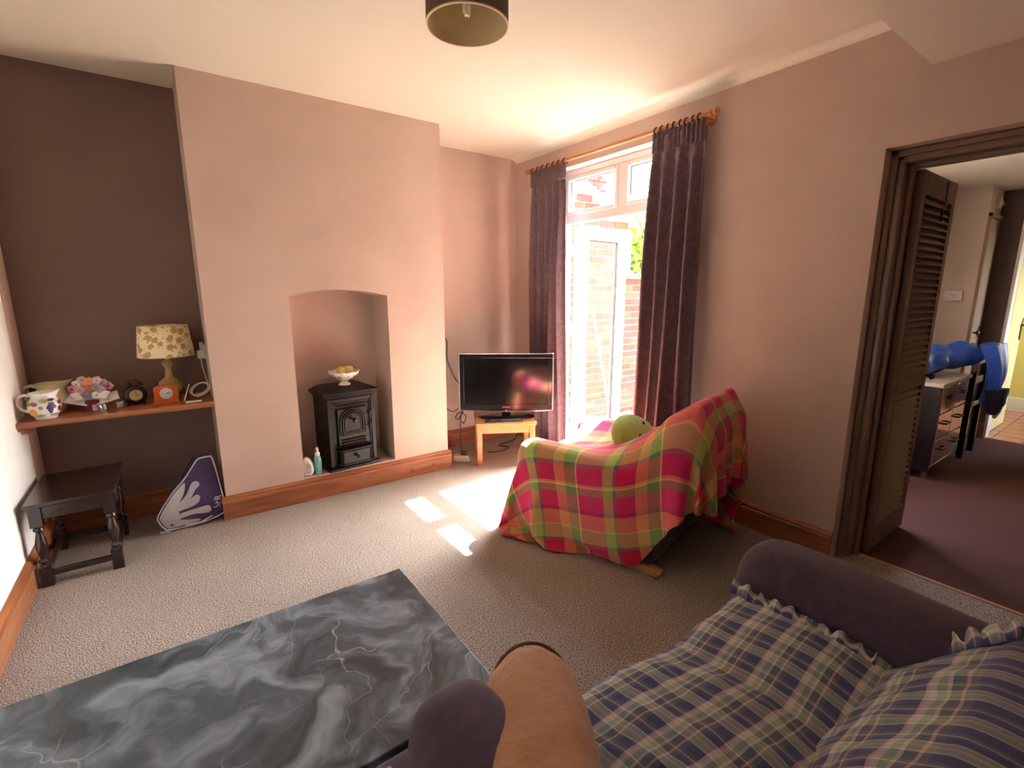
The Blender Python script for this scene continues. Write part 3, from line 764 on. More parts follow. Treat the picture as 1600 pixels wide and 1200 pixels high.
X = np.zeros((N2, N1, 3))
for j in range(N2):
    for i in range(N1):
        s = i / (N1 - 1); t = j / (N2 - 1)
        wdt = .30 * (1 - .60 * t)
        x = 2.66 + (s - .5) * wdt * 1.0; y = -2.40 - .015 * math.sin(9 * s + 2 * t) - .04 * math.sin(math.pi * t); zz = .955 - .50 * t + .05 * math.sin(3 * s) * t
        X[j, i] = (x, y - (.5 - s) * .0 , zz)
back = X.copy(); back[:, :, 1] += .10 * (1 - .5 * np.linspace(0, 1, N2))[:, None]
mm_ = MB(); ring = np.concatenate([X, back[:, ::-1]], axis=1); mm_.grid(ring, closed_u=True)
mm_.f.append(tuple(range(2 * N1))); mm_.f.append(tuple((N2 - 1) * 2 * N1 + i for i in range(2 * N1))[::-1])
mm_.build('hanging_end', 'blue_sheet', bgp, smooth=True)
blob([(2.63, -2.42, .60), (2.63, -2.44, .50), (2.59, -2.43, .40)], [.075, .065, .03], 12, .15, 4).build('lining', 'navy_cloth', bgp, smooth=True)
blob([(2.70, -2.44, .52), (2.64, -2.46, .44), (2.58, -2.45, .38)], [.018, .022, .012], 10, .3, 5).build('fringe', 'fringe', bgp, smooth=True)

# ------------------------------------------------------------------ curtains and pole
def curtain(name, label, y0t, y1t, y0b, y1b, ztop, zbot, folds, seed, amp=.035):
    t = thing(name, label, 'curtain', (0, 0, 0), group='french window curtains')
    r = np.random.RandomState(seed); ph = r.rand(8) * 6.28
    nu, nv = folds * 10, 40
    X = np.zeros((nv, nu, 3)); UV = np.zeros((nv, nu, 2))
    for j in range(nv):
        f = j / (nv - 1); z = ztop + (zbot - ztop) * f
        g = f ** 1.15
        for i in range(nu):
            s = i / (nu - 1)
            ya = y0t + (y0b - y0t) * g; yb = y1t + (y1b - y1t) * g
            wv = s * folds * 2 * math.pi
            a = amp * (0.45 + .75 * min(1, f * 3))
            merge = .5 + .5 * math.sin(wv * .5 + ph[0])
            x = -.085 - a * (math.sin(wv + .5 * math.sin(2.2 * f + ph[1])) * (1 - .45 * f * merge) + .5 * f * math.sin(wv * .37 + ph[2]))
            if f < .055: x = -.085 - amp * .25 * math.sin(wv)
            y = ya + (yb - ya) * s + .012 * math.sin(wv * 2 + ph[3]) * f + .02 * math.sin(3.2 * f + ph[4]) * f
            X[j, i] = (x - .01 * math.sin(6 * f + wv * .2), y, z)
    MB().grid(X).build('panel', 'drape', t, sub=1, solid=.004, fix=False)
    # gathered heading tape: narrow pleats
    nh = folds * 3
    Hh = np.zeros((5, nh * 6, 3))
    for j in range(5):
        for i in range(nh * 6):
            s = i / (nh * 6 - 1)
            Hh[j, i] = (-.085 - .010 - .010 * math.sin(s * nh * 2 * math.pi), y0t + (y1t - y0t) * s, ztop + .030 - j * .030)
    MB().grid(Hh).build('heading', 'drape', t, smooth=True, solid=.004, fix=False)
    return t
CZ = 2.335
cl = curtain('curtain', 'plum curtain on the left of the glass door, behind the television', .10, -.315, .12, -.35, CZ - .045, .04, 5, 1, amp=.03)
cr_ = curtain('curtain', 'plum curtain on the right of the glass door, behind the plaid armchair', -1.125, -1.485, -1.03, -1.50, CZ - .045, .04, 4, 2, amp=.045)
rod = thing('curtain_pole', 'light wooden curtain pole with ball finials above the french window', 'curtain pole', (0, 0, 0))
MB().lathe([(.013, -1.50), (.013, .13)], 16, (-.085, 0, CZ), ax='y').build('rod', 'rod_wood', rod, smooth=True)
for ye, sg in ((-1.50, -1), (.13, 1)):
    MB().lathe([(.013, 0), (.02, sg * .004), (.02, sg * .012), (.011, sg * .018), (.012, sg * .024), (.019, sg * .032), (.022, sg * .042), (.015, sg * .054), (.003, sg * .064)], 18, (-.085, ye, CZ), ax='y').build('finial', 'rod_wood', rod, smooth=True)
for yb_ in (-1.46, .05):
    b_ = MB(); b_.tube([(0, yb_, CZ - .01), (-.06, yb_, CZ - .01)], .012, 10); b_.lathe([(.03, 0), (.03, -.008)], 16, (0, yb_, CZ - .01), ax='x'); b_.build('bracket', 'rod_wood', rod, smooth=True)
rg = None
for ya, yb_, n in ((.09, -.30, 7), (-1.14, -1.44, 8)):
    for i in range(n):
        y = ya + (yb_ - ya) * i / (n - 1)
        if rg is None:
            rg = MB().tube([(.021 * math.cos(a), 0, .021 * math.sin(a)) for a in [2 * math.pi * k / 18 for k in range(18)]], .0045, 8, closed=True).build('ring', 'bronze', rod, smooth=True)
            rg.location = (-.085, y, CZ - .006)
        else: inst(rg, rod, (-.085, y, CZ - .006), (0, 0, random.uniform(-.25, .25)))

# ------------------------------------------------------------------ ceiling lamp
cp = thing('ceiling_lamp', 'brown drum shade ceiling lamp with an unlit energy saving bulb', 'ceiling lamp', (-1.70, -1.60, 2.27))
R0, HS = .143, .19
m = MB(); N = 48
prof = [(R0, HS), (R0, 0), (R0 - .003, 0), (R0 - .003, HS)]
m.lathe([(R0, HS), (R0, .0)], N, cap=False); m.build('shade', 'shade_out', cp, smooth=True)
MB().lathe([(R0 - .003, HS), (R0 - .003, 0.0)], N, cap=False).build('lining', 'shade_in', cp, smooth=True)
MB().lathe([(R0 + .001, .004), (R0 + .001, -.001), (R0 - .004, -.001), (R0 - .004, .004)], N, cap=False).build('rim', 'shade_in', cp, smooth=True)
MB().lathe([(R0 - .004, HS - .004), (.02, HS - .004)], N, cap=False).build('diffuser_ring', 'shade_in', cp, smooth=True)
MB().lathe([(.018, HS + .04), (.018, HS - .06)], 16).build('lampholder', 'white_plastic', cp, smooth=True)
b_ = MB()
for k in range(3):
    a = k * 2.094 + .4; x, y = .010 * math.cos(a), .010 * math.sin(a)
    b_.tube([(x, y, HS - .06), (x, y, HS - .145), (x * .3, y * .3, HS - .155)], .007, 8)
b_.build('bulb', 'bulb_glass', cp, smooth=True)
MB().lathe([(.045, H - 2.27), (.045, H - 2.27 - .02), (.02, H - 2.27 - .03)], 20).build('ceiling_rose', 'white_plastic', cp, smooth=True)

# ------------------------------------------------------------------ stove in the niche
st = thing('stove', 'black cast iron stove with arched door standing in the niche', 'stove', (-1.715, .15, NZ0 + .002), math.radians(6))
SW, SD, SH = .335, .24, .50
hw = SW / 2
MB().box((-hw, -SD / 2, .03), (hw, SD / 2, SH)).build('body', 'cast_iron', st, bevel=.006)
m = MB(); m.box((-hw - .02, -SD / 2 - .04, 0), (hw + .02, SD / 2, .022)); m.box((-hw - .008, -SD / 2 - .02, .022), (hw + .008, SD / 2, .034)); m.build('base', 'cast_iron', st, bevel=.006)
m = MB()   # moulded cornice: stacked steps and hipped top
for d, z0, z1 in ((.008, SH, SH + .014), (.020, SH + .014, SH + .026), (.030, SH + .026, SH + .040)):
    m.box((-hw - d, -SD / 2 - d, z0), (hw + d, SD / 2, z1))
a_, b_ = hw + .030, SD / 2 + .030; c_, e_ = hw - .035, SD / 2 - .045
z0, z1 = SH + .040, SH + .066
m.add([(-a_, -b_, z0), (a_, -b_, z0), (a_, SD / 2, z0), (-a_, SD / 2, z0), (-c_, -e_, z1), (c_, -e_, z1), (c_, SD / 2, z1), (-c_, SD / 2, z1)],
      [(0,1,5,4),(1,2,6,5),(2,3,7,6),(3,0,4,7),(4,5,6,7),(0,3,2,1)])
m.build('cornice', 'cast_iron', st, bevel=.004)
fy = -SD / 2
fm = MB()   # outer and inner frame mouldings
for x0, x1, zz0, zz1, d in ((-hw, -hw + .03, .034, SH, .014), (hw - .03, hw, .034, SH, .014), (-hw + .03, hw - .03, SH - .03, SH, .014),
                            (-hw + .03, -hw + .042, .06, SH - .03, .008), (hw - .042, hw - .03, .06, SH - .03, .008), (-hw + .042, hw - .042, SH - .045, SH - .03, .008)):
    fm.box((x0, fy - d, zz0), (x1, fy + .005, zz1))
fm.build('frame', 'cast_iron', st, bevel=.004)
bd = MB()
for i in range(17):
    x = -.105 + .21 * i / 16
    bd.lathe([(.001, .005), (.0045, .003), (.006, 0), (.0045, -.003), (.001, -.005)], 8, (x, fy - .008, SH - .052))
bd.build('beading', 'cast_iron', st, smooth=True)
dw = .105
dpl = MB().box((-dw, fy - .018, .165), (dw, fy + .002, SH - .075)).build('door', 'cast_iron', st, bevel=.004)
def archpts(w, z0, zs, n=18):
    return [(-w, z0)] + [(-w * math.cos(math.pi * i / n), zs + w * math.sin(math.pi * i / n)) for i in range(n + 1)] + [(w, z0)]
for w, r, y in ((.088, .006, -.020), (.072, .007, -.022), (.056, .005, -.020)):
    pts = archpts(w, .245 + (.088 - w) * .6, .335)
    MB().tube([(x, fy + y, z) for x, z in pts] + [(pts[0][0], fy + y, pts[0][1])], r, 8).build('arch_moulding', 'cast_iron', dpl, smooth=True)
MB().prism(archpts(.055, .262, .335), fy - .021, fy - .010, 'y').build('arch_panel', 'cast_iron', dpl)
MB().lathe([(.008, 0), (.007, -.018), (.014, -.024), (.017, -.034), (.012, -.044), (.002, -.047)], 18, (0, fy - .02, .345), ax='y').build('knob', 'cast_iron', dpl, smooth=True)
rl = MB()
for i in range(9):
    a = math.radians(25 + 130 * i / 8); rl.box((-.003, fy - .0235, -.008), (.003, fy - .018, .008)); 
rl = MB()
for i in range(9):
    a = math.radians(22 + 136 * i / 8); cx_, cz_ = .041 * math.cos(a), .345 + .041 * math.sin(a)
    rl.box((cx_ - .003, fy - .0235, cz_ - .006), (cx_ + .003, fy - .018, cz_ + .006), rot=(0, -(a - math.pi / 2), 0))
rl.build('relief_letters', 'cast_iron', dpl)
rl = MB()
for i in range(3): rl.box((-.018 + i * .014, fy - .0235, .278), (-.010 + i * .014, fy - .018, .292))
rl.build('relief_number', 'cast_iron', dpl)
for i in range(3):
    z = .168 + i * .020
    MB().tube([(-.085, fy - .024, z), (.085, fy - .024, z)], .006, 8).build('grate_bar', 'cast_iron', dpl, smooth=True)
for z in (.25, .335):
    hg = MB(); hg.lathe([(.011, z), (.011, z + .05)], 12, (dw + .016, fy - .022, 0)); hg.box((dw - .02, fy - .024, z + .015), (dw + .016, fy - .016, z + .035)); hg.build('hinge', 'cast_iron', dpl, smooth=True)
ash = MB().prism([(-.11, fy), (-.11, fy - .035), (-.095, fy - .055), (.095, fy - .055), (.11, fy - .035), (.11, fy)], .045, .135, 'z').build('ash_drawer', 'cast_iron', st, bevel=.006)
MB().prism([(-.125, fy), (-.125, fy - .045), (-.108, fy - .07), (.108, fy - .07), (.125, fy - .045), (.125, fy)], .138, .152, 'z').build('ash_lip', 'cast_iron', ash, bevel=.005)
MB().prism([(-.118, fy), (-.118, fy - .04), (-.10, fy - .062), (.10, fy - .062), (.118, fy - .04), (.118, fy)], .034, .05, 'z').build('ash_plinth', 'cast_iron', ash, bevel=.005)
MB().lathe([(.007, 0), (.006, -.012), (.012, -.018), (.014, -.027), (.009, -.034), (.002, -.036)], 16, (0, fy - .055, .095), ax='y').build('knob', 'cast_iron', ash, smooth=True)

BZ = NZ0 + .002 + SH + .066
bw = thing('footed_bowl', 'white footed china bowl on top of the black stove', 'bowl', (-1.70, .15, BZ))
NB = 40
bmv = MB(); pr = [(.042, 0), (.040, .008), (.024, .020), (.024, .030), (.060, .048), (.095, .078), (.104, .095), (.100, .096), (.088, .078), (.055, .056), (.001, .048)]
vv = []
for r, z in pr:
    for i in range(NB):
        a = 2 * math.pi * i / NB; k = 1 + (.04 * math.cos(10 * a) if r > .08 else 0)
        vv.append((r * k * math.cos(a), r * k * math.sin(a), z + (.004 * math.cos(10 * a) if z > .09 else 0)))
fs = [tuple(range(NB))[::-1]] + [(q * NB + i, q * NB + (i + 1) % NB, (q + 1) * NB + (i + 1) % NB, (q + 1) * NB + i) for q in range(len(pr) - 1) for i in range(NB)]
bmv.add(vv, fs); bmv.build('bowl', 'porcelain', bw, smooth=True)
for i in range(12):
    a = random.uniform(math.pi, 2 * math.pi); MB().lathe([(.006, 0), (.003, -.0015), (.0005, -.002)], 8, (.081 * math.cos(a), .081 * math.sin(a), .062 + random.uniform(-.006, .01)), ax='y', cap=False).build('flower_print', random.choice([MATS['green_paint'], MATS['card_grey'], MATS['brown_leaf_paint']]), bw)
for i, (x, y, rz, lab) in enumerate(((-.022, -.015, .3, 'yellow lemon half on the left in the white bowl'), (.028, -.010, -.2, 'yellow lemon half on the right in the white bowl'))):
    lm_ = thing('lemon_half', lab, 'fruit', (-1.70 + x, .15 + y, BZ + .056), rz, group='lemon halves in the bowl')
    MB().lathe([(.001, -.006), (.016, -.005), (.028, .008), (.032, .028), (.033, .05), (.028, .062), (.012, .068), (.001, .068)], 20, (0, 0, .006), cap=False, sy=.55).build('rind', 'lemon', lm_, smooth=True)
    MB().lathe([(.022, 0), (.018, -.004), (.001, -.005)], 18, (0, -.0165, .045), ax='y', cap=False).build('flesh', 'lemon_spot', lm_, smooth=True)

bo = thing('spray_bottle', 'slim teal bottle with white cap beside the stove', 'bottle', (-1.945, .03, NZ0 + .002))
MB().lathe([(.022, 0), (.024, .004), (.024, .10), (.021, .118), (.013, .128)], 24).build('bottle', 'teal_liquid', bo, smooth=True)
MB().lathe([(.0245, .03), (.0245, .085)], 24, cap=False).build('label', 'white_print', bo, smooth=True) if False else MB().box((-.013, -.0255, .035), (.013, -.0235, .085)).build('label', 'teal_liquid', bo)
MB().lathe([(.016, .126), (.016, .150), (.010, .152), (.010, .178), (.007, .184), (.001, .185)], 18).build('cap', 'white_plastic', bo, smooth=True)
dv = thing('plug_in_heater', 'white rounded plastic unit leaning at the niche edge', 'appliance', (-2.005, .035, NZ0 + .002), math.radians(-25))
m = MB()
ol = [(-.028, 0), (.020, 0), (.034, .03), (.030, .075), (.012, .112), (-.014, .128), (-.028, .120)]
m.prism(ol, -.028, .022, 'y'); m.build('shell', 'white_plastic', dv, bevel=.010, segs=3)
for i in range(4): MB().box((-.006, -.030, .03 + i * .018), (.018, -.027, .034 + i * .018)).build('slot', 'card_grey', dv)

# ------------------------------------------------------------------ alcove shelf and what stands on it
SZ = .735
sf = thing('alcove_shelf', 'varnished pine shelf across the dark left alcove', 'shelf', (0, 0, 0))
m = MB(); m.prism([(DL, SZ - .03), (.0, SZ - .03), (-.012, SZ - .022), (-.012, SZ - .008), (-.004, SZ), (DL, SZ)], XW + .0, XL, 'x'); m.build('board', 'pine_x', sf, bevel=.002)
m = MB(); m.prism([(.0, SZ - .03), (.0, SZ - .042), (.05, SZ - .05), (.06, SZ - .07), (.12, SZ - .075), (.2, SZ - .075), (DL, SZ - .075), (DL, SZ - .03)], XW + .001, XW + .03, 'x'); m.build('batten', 'pine_y', sf, bevel=.003)

def disc_on(cyl_r, ang, z, r, mt, parent, name, cx=0, cy=0, sx=1.0, n=12, bulge=.002):
    """flat painted motif lying on a body of revolution of radius cyl_r"""
    o = MB(); vv = [];
    c = (cx + (cyl_r + bulge) * math.cos(ang), cy + (cyl_r + bulge) * math.sin(ang), z); vv.append(c)
    for i in range(n):
        a = 2 * math.pi * i / n; da = r * sx * math.cos(a) / cyl_r
        vv.append((cx + (cyl_r + .0012) * math.cos(ang + da), cy + (cyl_r + .0012) * math.sin(ang + da), z + r * math.sin(a)))
    o.add(vv, [(0, 1 + i, 1 + (i + 1) % n) for i in range(n)])
    return o.build(name, mt, parent, smooth=True)

def jug(name, label, loc, rz, scale, mt, spout=1.0):
    t = thing(name, label, 'jug', loc, rz, group='fruit pattern jugs')
    pr = [(.044, 0), (.048, .004), (.046, .010), (.060, .030), (.070, .058), (.068, .085), (.056, .108), (.050, .120), (.054, .134), (.058, .146), (.055, .147), (.048, .122), (.052, .100), (.062, .07), (.04, .015), (.001, .012)]
    N = 36; vv = []
    for r, z in pr:
        for i in range(N):
            a = 2 * math.pi * i / N
            k = max(0, (z - .11) / .037); sp = max(0, math.cos(a)) ** 5
            vv.append(((r + .030 * sp * k * spout) * math.cos(a) * scale, r * math.sin(a) * (1 - .1 * sp * k) * scale, (z + .012 * sp * k) * scale))
    fs = [tuple(range(N))[::-1]] + [(q * N + i, q * N + (i + 1) % N, (q + 1) * N + (i + 1) % N, (q + 1) * N + i) for q in range(len(pr) - 1) for i in range(N)]
    MB().add(vv, fs).build('body', mt, t, smooth=True, ang=70)
    MB().tube([(x * scale, 0, z * scale) for x, z in ((-.050, .128), (-.068, .138), (-.088, .132), (-.102, .112), (-.102, .088), (-.090, .062), (-.064, .045))], [.008 * scale] * 7, 10).build('handle', mt, t, smooth=True)
    return t
j1 = jug('jug', 'cream fruit painted jug with grapes at the shelf end by the white wall', (-3.212, .055, SZ), math.radians(4), .92, 'porcelain', .6)
base = math.radians(-92)
grapes = [(0, 0), (1, 0), (2, 0), (.5, -1), (1.5, -1), (-.5, -1), (0, -2), (1, -2), (.5, -3), (.5, 1), (1.5, 1), (2.4, -.8)]
for gx, gz in grapes:
    disc_on(.0625, base + .38 + gx * .155, .072 + gz * .0105, .0072, 'purple_paint', j1, 'grape', bulge=.005)
for an, z, r, mt_, sx in ((-.62, .045, .017, 'orange_paint', 1), (-.20, .032, .015, 'green_paint', 1.2), (1.15, .052, .014, 'red_paint', 1), (1.2, .083, .013, 'red_paint', 1), (-.95, .085, .012, 'green_paint', 1.3),
                          (-.5, .085, .011, 'brown_leaf_paint', 1.4), (.1, .098, .010, 'green_paint', 1.7), (.75, .028, .011, 'brown_leaf_paint', 1.6), (-1.0, .03, .010, 'brown_leaf_paint', 1.6), (-.1, .065, .009, 'green_paint', 1.0), (.55, .102, .008, 'ink', 1.8)):
    disc_on(.0635 if z > .04 else .055, base + an, z, r, mt_, j1, 'painted_fruit', sx=sx)
j2 = jug('jug', 'plain cream glazed jug standing behind the fruit painted jug', (-3.205, .215, SZ), math.radians(-8), 1.06, 'cream_glaze', 1.2)

cdT = thing('pop_up_card', 'pink and white pop-up bouquet greeting card on the shelf', 'greeting card', (-3.035, .15, SZ), math.radians(-8))
MB().prism([(-.035, 0), (.035, 0), (.028, .055), (-.028, .055)], -.03, .03, 'y').build('pot', 'card_magenta', cdT)
for sgn in (-1, 1):
    w = MB().box((min(sgn * .01, sgn * .11), -.045, .050), (max(sgn * .01, sgn * .11), .03, .053), rot=(math.radians(28), math.radians(-14 * sgn), math.radians(10 * sgn)), piv=(sgn * .01, 0, .05)).build('flap', 'card_white', cdT)
    MB().lathe([(.020, .0545), (.001, .0547)], 16, (sgn * .068, -.012, .0), cap=False, sy=.5).build('gold_oval', 'card_gold', cdT).rotation_euler = (0, 0, 0)
    leafp = MB(); leafp.add([(sgn * .03, -.03, .07), (sgn * .085, -.03, .10), (sgn * .06, -.03, .06), (sgn * .05, -.026, .105)], [(0, 2, 1), (0, 1, 3)]); leafp.build('paper_leaf', 'card_white', cdT, solid=.001)
rs = np.random.RandomState(5)
fl = [(0, .16), (-.032, .165), (.034, .163), (-.058, .145), (.058, .145), (-.076, .122), (.076, .125), (-.02, .135), (.022, .132), (-.045, .115), (.046, .112), (0, .105), (-.02, .085), (.024, .083), (-.05, .09), (.052, .088)]
cols = ['card_orange', 'card_rose', 'card_rose', 'card_white', 'card_grey', 'card_pink', 'card_pink', 'card_orange', 'card_grey', 'card_rose', 'card_grey', 'card_orange', 'card_grey', 'card_white', 'card_rose', 'card_rose']
for (x, z), c in zip(fl, cols):
    o = MB(); NP = 15; yy = -.028 + rs.rand() * .03
    vv = [(x, yy - .004, z)] + [(x + (.021 + .003 * math.cos(5 * a)) * math.cos(a), yy, z + (.021 + .003 * math.cos(5 * a)) * math.sin(a)) for a in [2 * math.pi * k / NP for k in range(NP)]]
    o.add(vv, [(0, 1 + i, 1 + (i + 1) % NP) for i in range(NP)])
    f_ = o.build('paper_flower', c, cdT, solid=.0015)
    MB().lathe([(.005, yy - .005), (.001, yy - .007)], 8, (x, 0, z), ax='y', cap=False).build('flower_centre', 'card_pink' if c != 'card_pink' else 'card_magenta', f_)
MB().prism([(-.05, .05), (.05, .05), (.07, .09), (.045, .12), (-.045, .12), (-.07, .09)], .006, .010, 'y').build('backing', 'card_rose', cdT)
MB().box((.004, -.05, .004), (.032, -.046, .036)).build('tag', 'card_rose', cdT)

for i, (x, y, lab) in enumerate(((-2.995, .075, 'silver tealight holder nearest the pop-up card'), (-2.925, .11, 'silver tealight holder nearest the round dark clock'))):
    tlh = thing('tealight_holder', lab, 'candle holder', (x, y, SZ), group='tealight holders on the shelf')
    MB().lathe([(.013, 0), (.014, .003), (.009, .006), (.019, .010), (.021, .034), (.019, .034), (.017, .014), (.001, .013)], 24, cap=False).build('cup', 'chrome', tlh, smooth=True)
    MB().lathe([(.017, .014), (.017, .028), (.001, .028)], 20, cap=False).build('candle', 'ivory', tlh, smooth=True)

rc = thing('alarm_clock', 'round dark bronze alarm clock with pale face on the shelf', 'clock', (-2.855, .155, SZ), math.radians(12))
MB().lathe([(.050, .018), (.054, .010), (.054, -.012), (.048, -.020), (.034, -.024), (.030, -.016)], 32, (0, 0, .058), ax='y').build('case', 'bronze', rc, smooth=True)
fc_ = MB().lathe([(.030, -.017), (.001, -.018)], 28, (0, 0, .058), ax='y', cap=False).build('dial', 'ivory', rc)
MB().box((-.001, -.0205, .058), (.001, -.0185, .082)).build('hand', 'ink', fc_); MB().box((0, -.0205, .057), (.018, -.0185, .059)).build('hand', 'ink', fc_)
for s in (-1, 1):
    MB().tube([(s * .028, 0, .012), (s * .042, -.006, 0.003)], .005, 8).build('foot', 'bronze', rc, smooth=True)
    MB().lathe([(.001, .018), (.012, .014), (.018, .004), (.018, 0)], 14, (s * .024, 0, .112), cap=False).build('bell', 'bronze', rc, smooth=True)
MB().tube([(-.03, 0, .118), (-.02, 0, .142), (.02, 0, .142), (.03, 0, .118)], .003, 8).build('carry_handle', 'bronze', rc, smooth=True)

oc = thing('mantel_clock', 'orange wooden mantel clock with white dial in front of the lamp', 'clock', (-2.715, .10, SZ), math.radians(6))
m = MB(); arcp = [(-.056, .012), (.056, .012), (.056, .085)] + [(.056 * math.cos(a) , .085 + .022 * math.sin(a)) for a in [math.pi * k / 12 for k in range(1, 12)]] + [(-.056, .085)]
m.prism(arcp, -.022, .022, 'y'); m.build('case', 'orange_wood', oc, bevel=.003)
MB().box((-.062, -.027, 0), (.062, .027, .012)).build('plinth', 'orange_wood', oc, bevel=.002)
fc_ = MB().lathe([(.031, -.0225), (.031, -.026), (.001, -.0262)], 28, (0, 0, .062), ax='y', cap=False).build('dial', 'clock_face', oc)
MB().box((-.001, -.028, .062), (.001, -.0265, .080), rot=(0, math.radians(65), 0), piv=(0, -.027, .062)).build('hand', 'ink', fc_)
MB().box((-.001, -.028, .062), (.001, -.0265, .086), rot=(0, math.radians(95), 0), piv=(0, -.027, .062)).build('hand', 'ink', fc_)
for k in range(12):
    a = k * math.pi / 6; MB().box((.025 * math.sin(a) - .001, -.0272, .062 + .025 * math.cos(a) - .003), (.025 * math.sin(a) + .001, -.0262, .062 + .025 * math.cos(a) + .003), rot=(0, a, 0)).build('hour_mark', 'ink', fc_)

tlp = thing('table_lamp', 'table lamp with floral cream shade and mottled stone base', 'lamp', (-2.688, .215, SZ))
MB().lathe([(.042, 0), (.044, .008), (.036, .018), (.040, .034), (.056, .060), (.061, .085), (.056, .108), (.038, .124), (.024, .136), (.020, .155), (.018, .182), (.024, .200), (.031, .212), (.030, .224), (.020, .236), (.014, .242)], 30).build('base', 'marble_tan', tlp, smooth=True)
MB().lathe([(.014, .24), (.014, .28)], 14).build('lampholder', 'ivory', tlp, smooth=True)
MB().lathe([(.119, .435), (.138, .262)], 48, cap=False).build('shade', 'flower_print', tlp, smooth=True, solid=.003)
for r, z in ((.119, .435), (.138, .262)):
    MB().tube([(r * math.cos(a), r * math.sin(a), z) for a in [2 * math.pi * k / 40 for k in range(40)]], .0025, 6, closed=True).build('shade_trim', 'ivory', tlp, smooth=True)
MB().lathe([(.012, .27), (.024, .30), (.028, .325), (.020, .35), (.001, .358)], 16, cap=False).build('bulb', 'bulb_glass', tlp, smooth=True)

# socket, plug and white cable coil
sk_ = thing('wall_socket', 'white socket with plug on the side of the chimney breast', 'socket', (XL, .27, 1.0))
rbox((-.010, -.043, -.043), (0, .043, .043), .003, 2).build('plate', 'white_plastic', sk_, smooth=True)
rbox((-.045, -.026, -.040), (-.010, .024, .010), .006, 2).build('plug', 'white_plastic', sk_, smooth=True)
rbox((-.03, -.02, .0), (-.010, .02, .058), .004, 2).build('adapter', 'white_plastic', sk_, smooth=True)
cc = thing('white_cable', 'thin white cable hanging from the socket and coiled on the shelf end', 'cable', (0, 0, 0))
MB().tube([(XL - .03, .262, .962), (XL - .028, .25, .92), (XL - .02, .22, .86), (XL - .012, .19, .81), (XL - .022, .17, SZ + .03)], .003, 6).build('drop', 'cable_white', cc, smooth=True)
coil = []
for i in range(90):
    a = i / 90 * 2 * math.pi * 4.2; r = .045 + .012 * math.sin(i * .31)
    coil.append((-2.555 + r * math.cos(a), .15 + .02 * math.sin(i * .13) + r * .35 * math.sin(a), SZ + .048 + r * .85 * math.sin(a + .5) * .9))
MB().tube(coil, .0028, 6).build('coil', 'cable_white', cc, smooth=True)
MB().tube([(-2.60, .1, SZ + .10), (-2.625, .09, SZ + .03), (-2.635, .085, SZ + .006)], .003, 6).build('lead', 'cable_white', cc, smooth=True)
MB().box((-2.63, .045, SZ), (-2.55, .065, SZ + .008)).build('connector', 'white_plastic', cc, bevel=.002)

# ------------------------------------------------------------------ turned-leg stool
sto = thing('side_table', 'small dark oak side table with turned legs by the white wall', 'table', (-3.125, -.075, 0))
TW, TD, TZ = .33, .48, .415
MB().box((-TW / 2, -TD / 2, TZ - .018), (TW / 2, TD / 2, TZ)).build('tabletop', 'dark_wood', sto, bevel=.006, segs=3)
lx, ly = TW / 2 - .035, TD / 2 - .04
for sx in (-1, 1):
    for sy in (-1, 1):
        m = MB(); x, y = sx * lx, sy * ly
        m.box((x - .022, y - .022, .30), (x + .022, y + .022, TZ - .018)); m.box((x - .022, y - .022, 0), (x + .022, y + .022, .10))
        m.lathe([(.020, .10), (.012, .108), (.019, .118), (.021, .126), (.012, .138), (.012, .146), (.017, .165), (.022, .19), (.021, .22), (.013, .258), (.012, .268), (.020, .280), (.018, .290), (.013, .296), (.021, .302)], 18, (x, y, 0))
        m.build('leg', 'dark_wood', sto, smooth=True, ang=35)
for sy in (-1, 1):
    MB().box((-lx, sy * ly - .009, TZ - .085), (lx, sy * ly + .009, TZ - .018)).build('apron', 'dark_wood', sto, bevel=.003)
    MB().box((-lx, sy * ly - .010, .045), (lx, sy * ly + .010, .072)).build('stretcher', 'dark_wood', sto, bevel=.003)
for sx in (-1, 1):
    MB().box((sx * lx - .009, -ly, TZ - .085), (sx * lx + .009, ly, TZ - .018)).build('apron', 'dark_wood', sto, bevel=.003)
    MB().box((sx * lx - .010, -ly, .045), (sx * lx + .010, ly, .072)).build('stretcher', 'dark_wood', sto, bevel=.003)

# ------------------------------------------------------------------ purple bag
bgt = thing('sports_bag', 'purple and silver SFR bag leaning in the dark alcove', 'bag', (-2.66, .005, 0.0), rot=(math.radians(-7), 0, 0))
OUT = [(0.07, 0.40), (0.105, 0.402), (0.125, 0.385), (0.146, 0.233), (0.160, 0.08), (0.152, .05), (0.13, 0.035), (0.035, 0.012), (-0.120, 0.012), (-.150, .03), (-0.168, 0.066), (-0.168, 0.109), (-0.09, 0.222), (-0.026, 0.29), (0.045, 0.388)]
def smooth_closed(P, k=4):
    P = np.array(P); n = len(P); o = []
    for i in range(n):
        p0, p1, p2, p3 = P[i - 1], P[i], P[(i + 1) % n], P[(i + 2) % n]
        for s in range(k):
            t = s / k; o.append(tuple(.5 * ((2 * p1) + (-p0 + p2) * t + (2 * p0 - 5 * p1 + 4 * p2 - p3) * t * t + (-p0 + 3 * p1 - 3 * p2 + p3) * t ** 3)))
    return o
OS = smooth_closed(OUT)
cen = np.mean(np.array(OUT), 0)
rings = []
for f, y in ((.0, -.020), (.5, -.017), (.86, -.008), (.97, -.002), (1.0, .006), (1.0, .10), (.95, .115), (.5, .12), (0, .122)):
    rings.append([(cen[0] + (p[0] - cen[0]) * f, y, cen[1] + (p[1] - cen[1]) * f) for p in OS])
mb_ = MB(); mb_.grid(np.array(rings), closed_u=True); mb_.build('body', 'bag_purple', bgt, smooth=True, ang=60)
MB().tube([(cen[0] + (p[0] - cen[0]) * .99, .001, cen[1] + (p[1] - cen[1]) * .99) for p in OS], .0045, 8, closed=True).build('piping', 'bag_white', bgt, smooth=True)
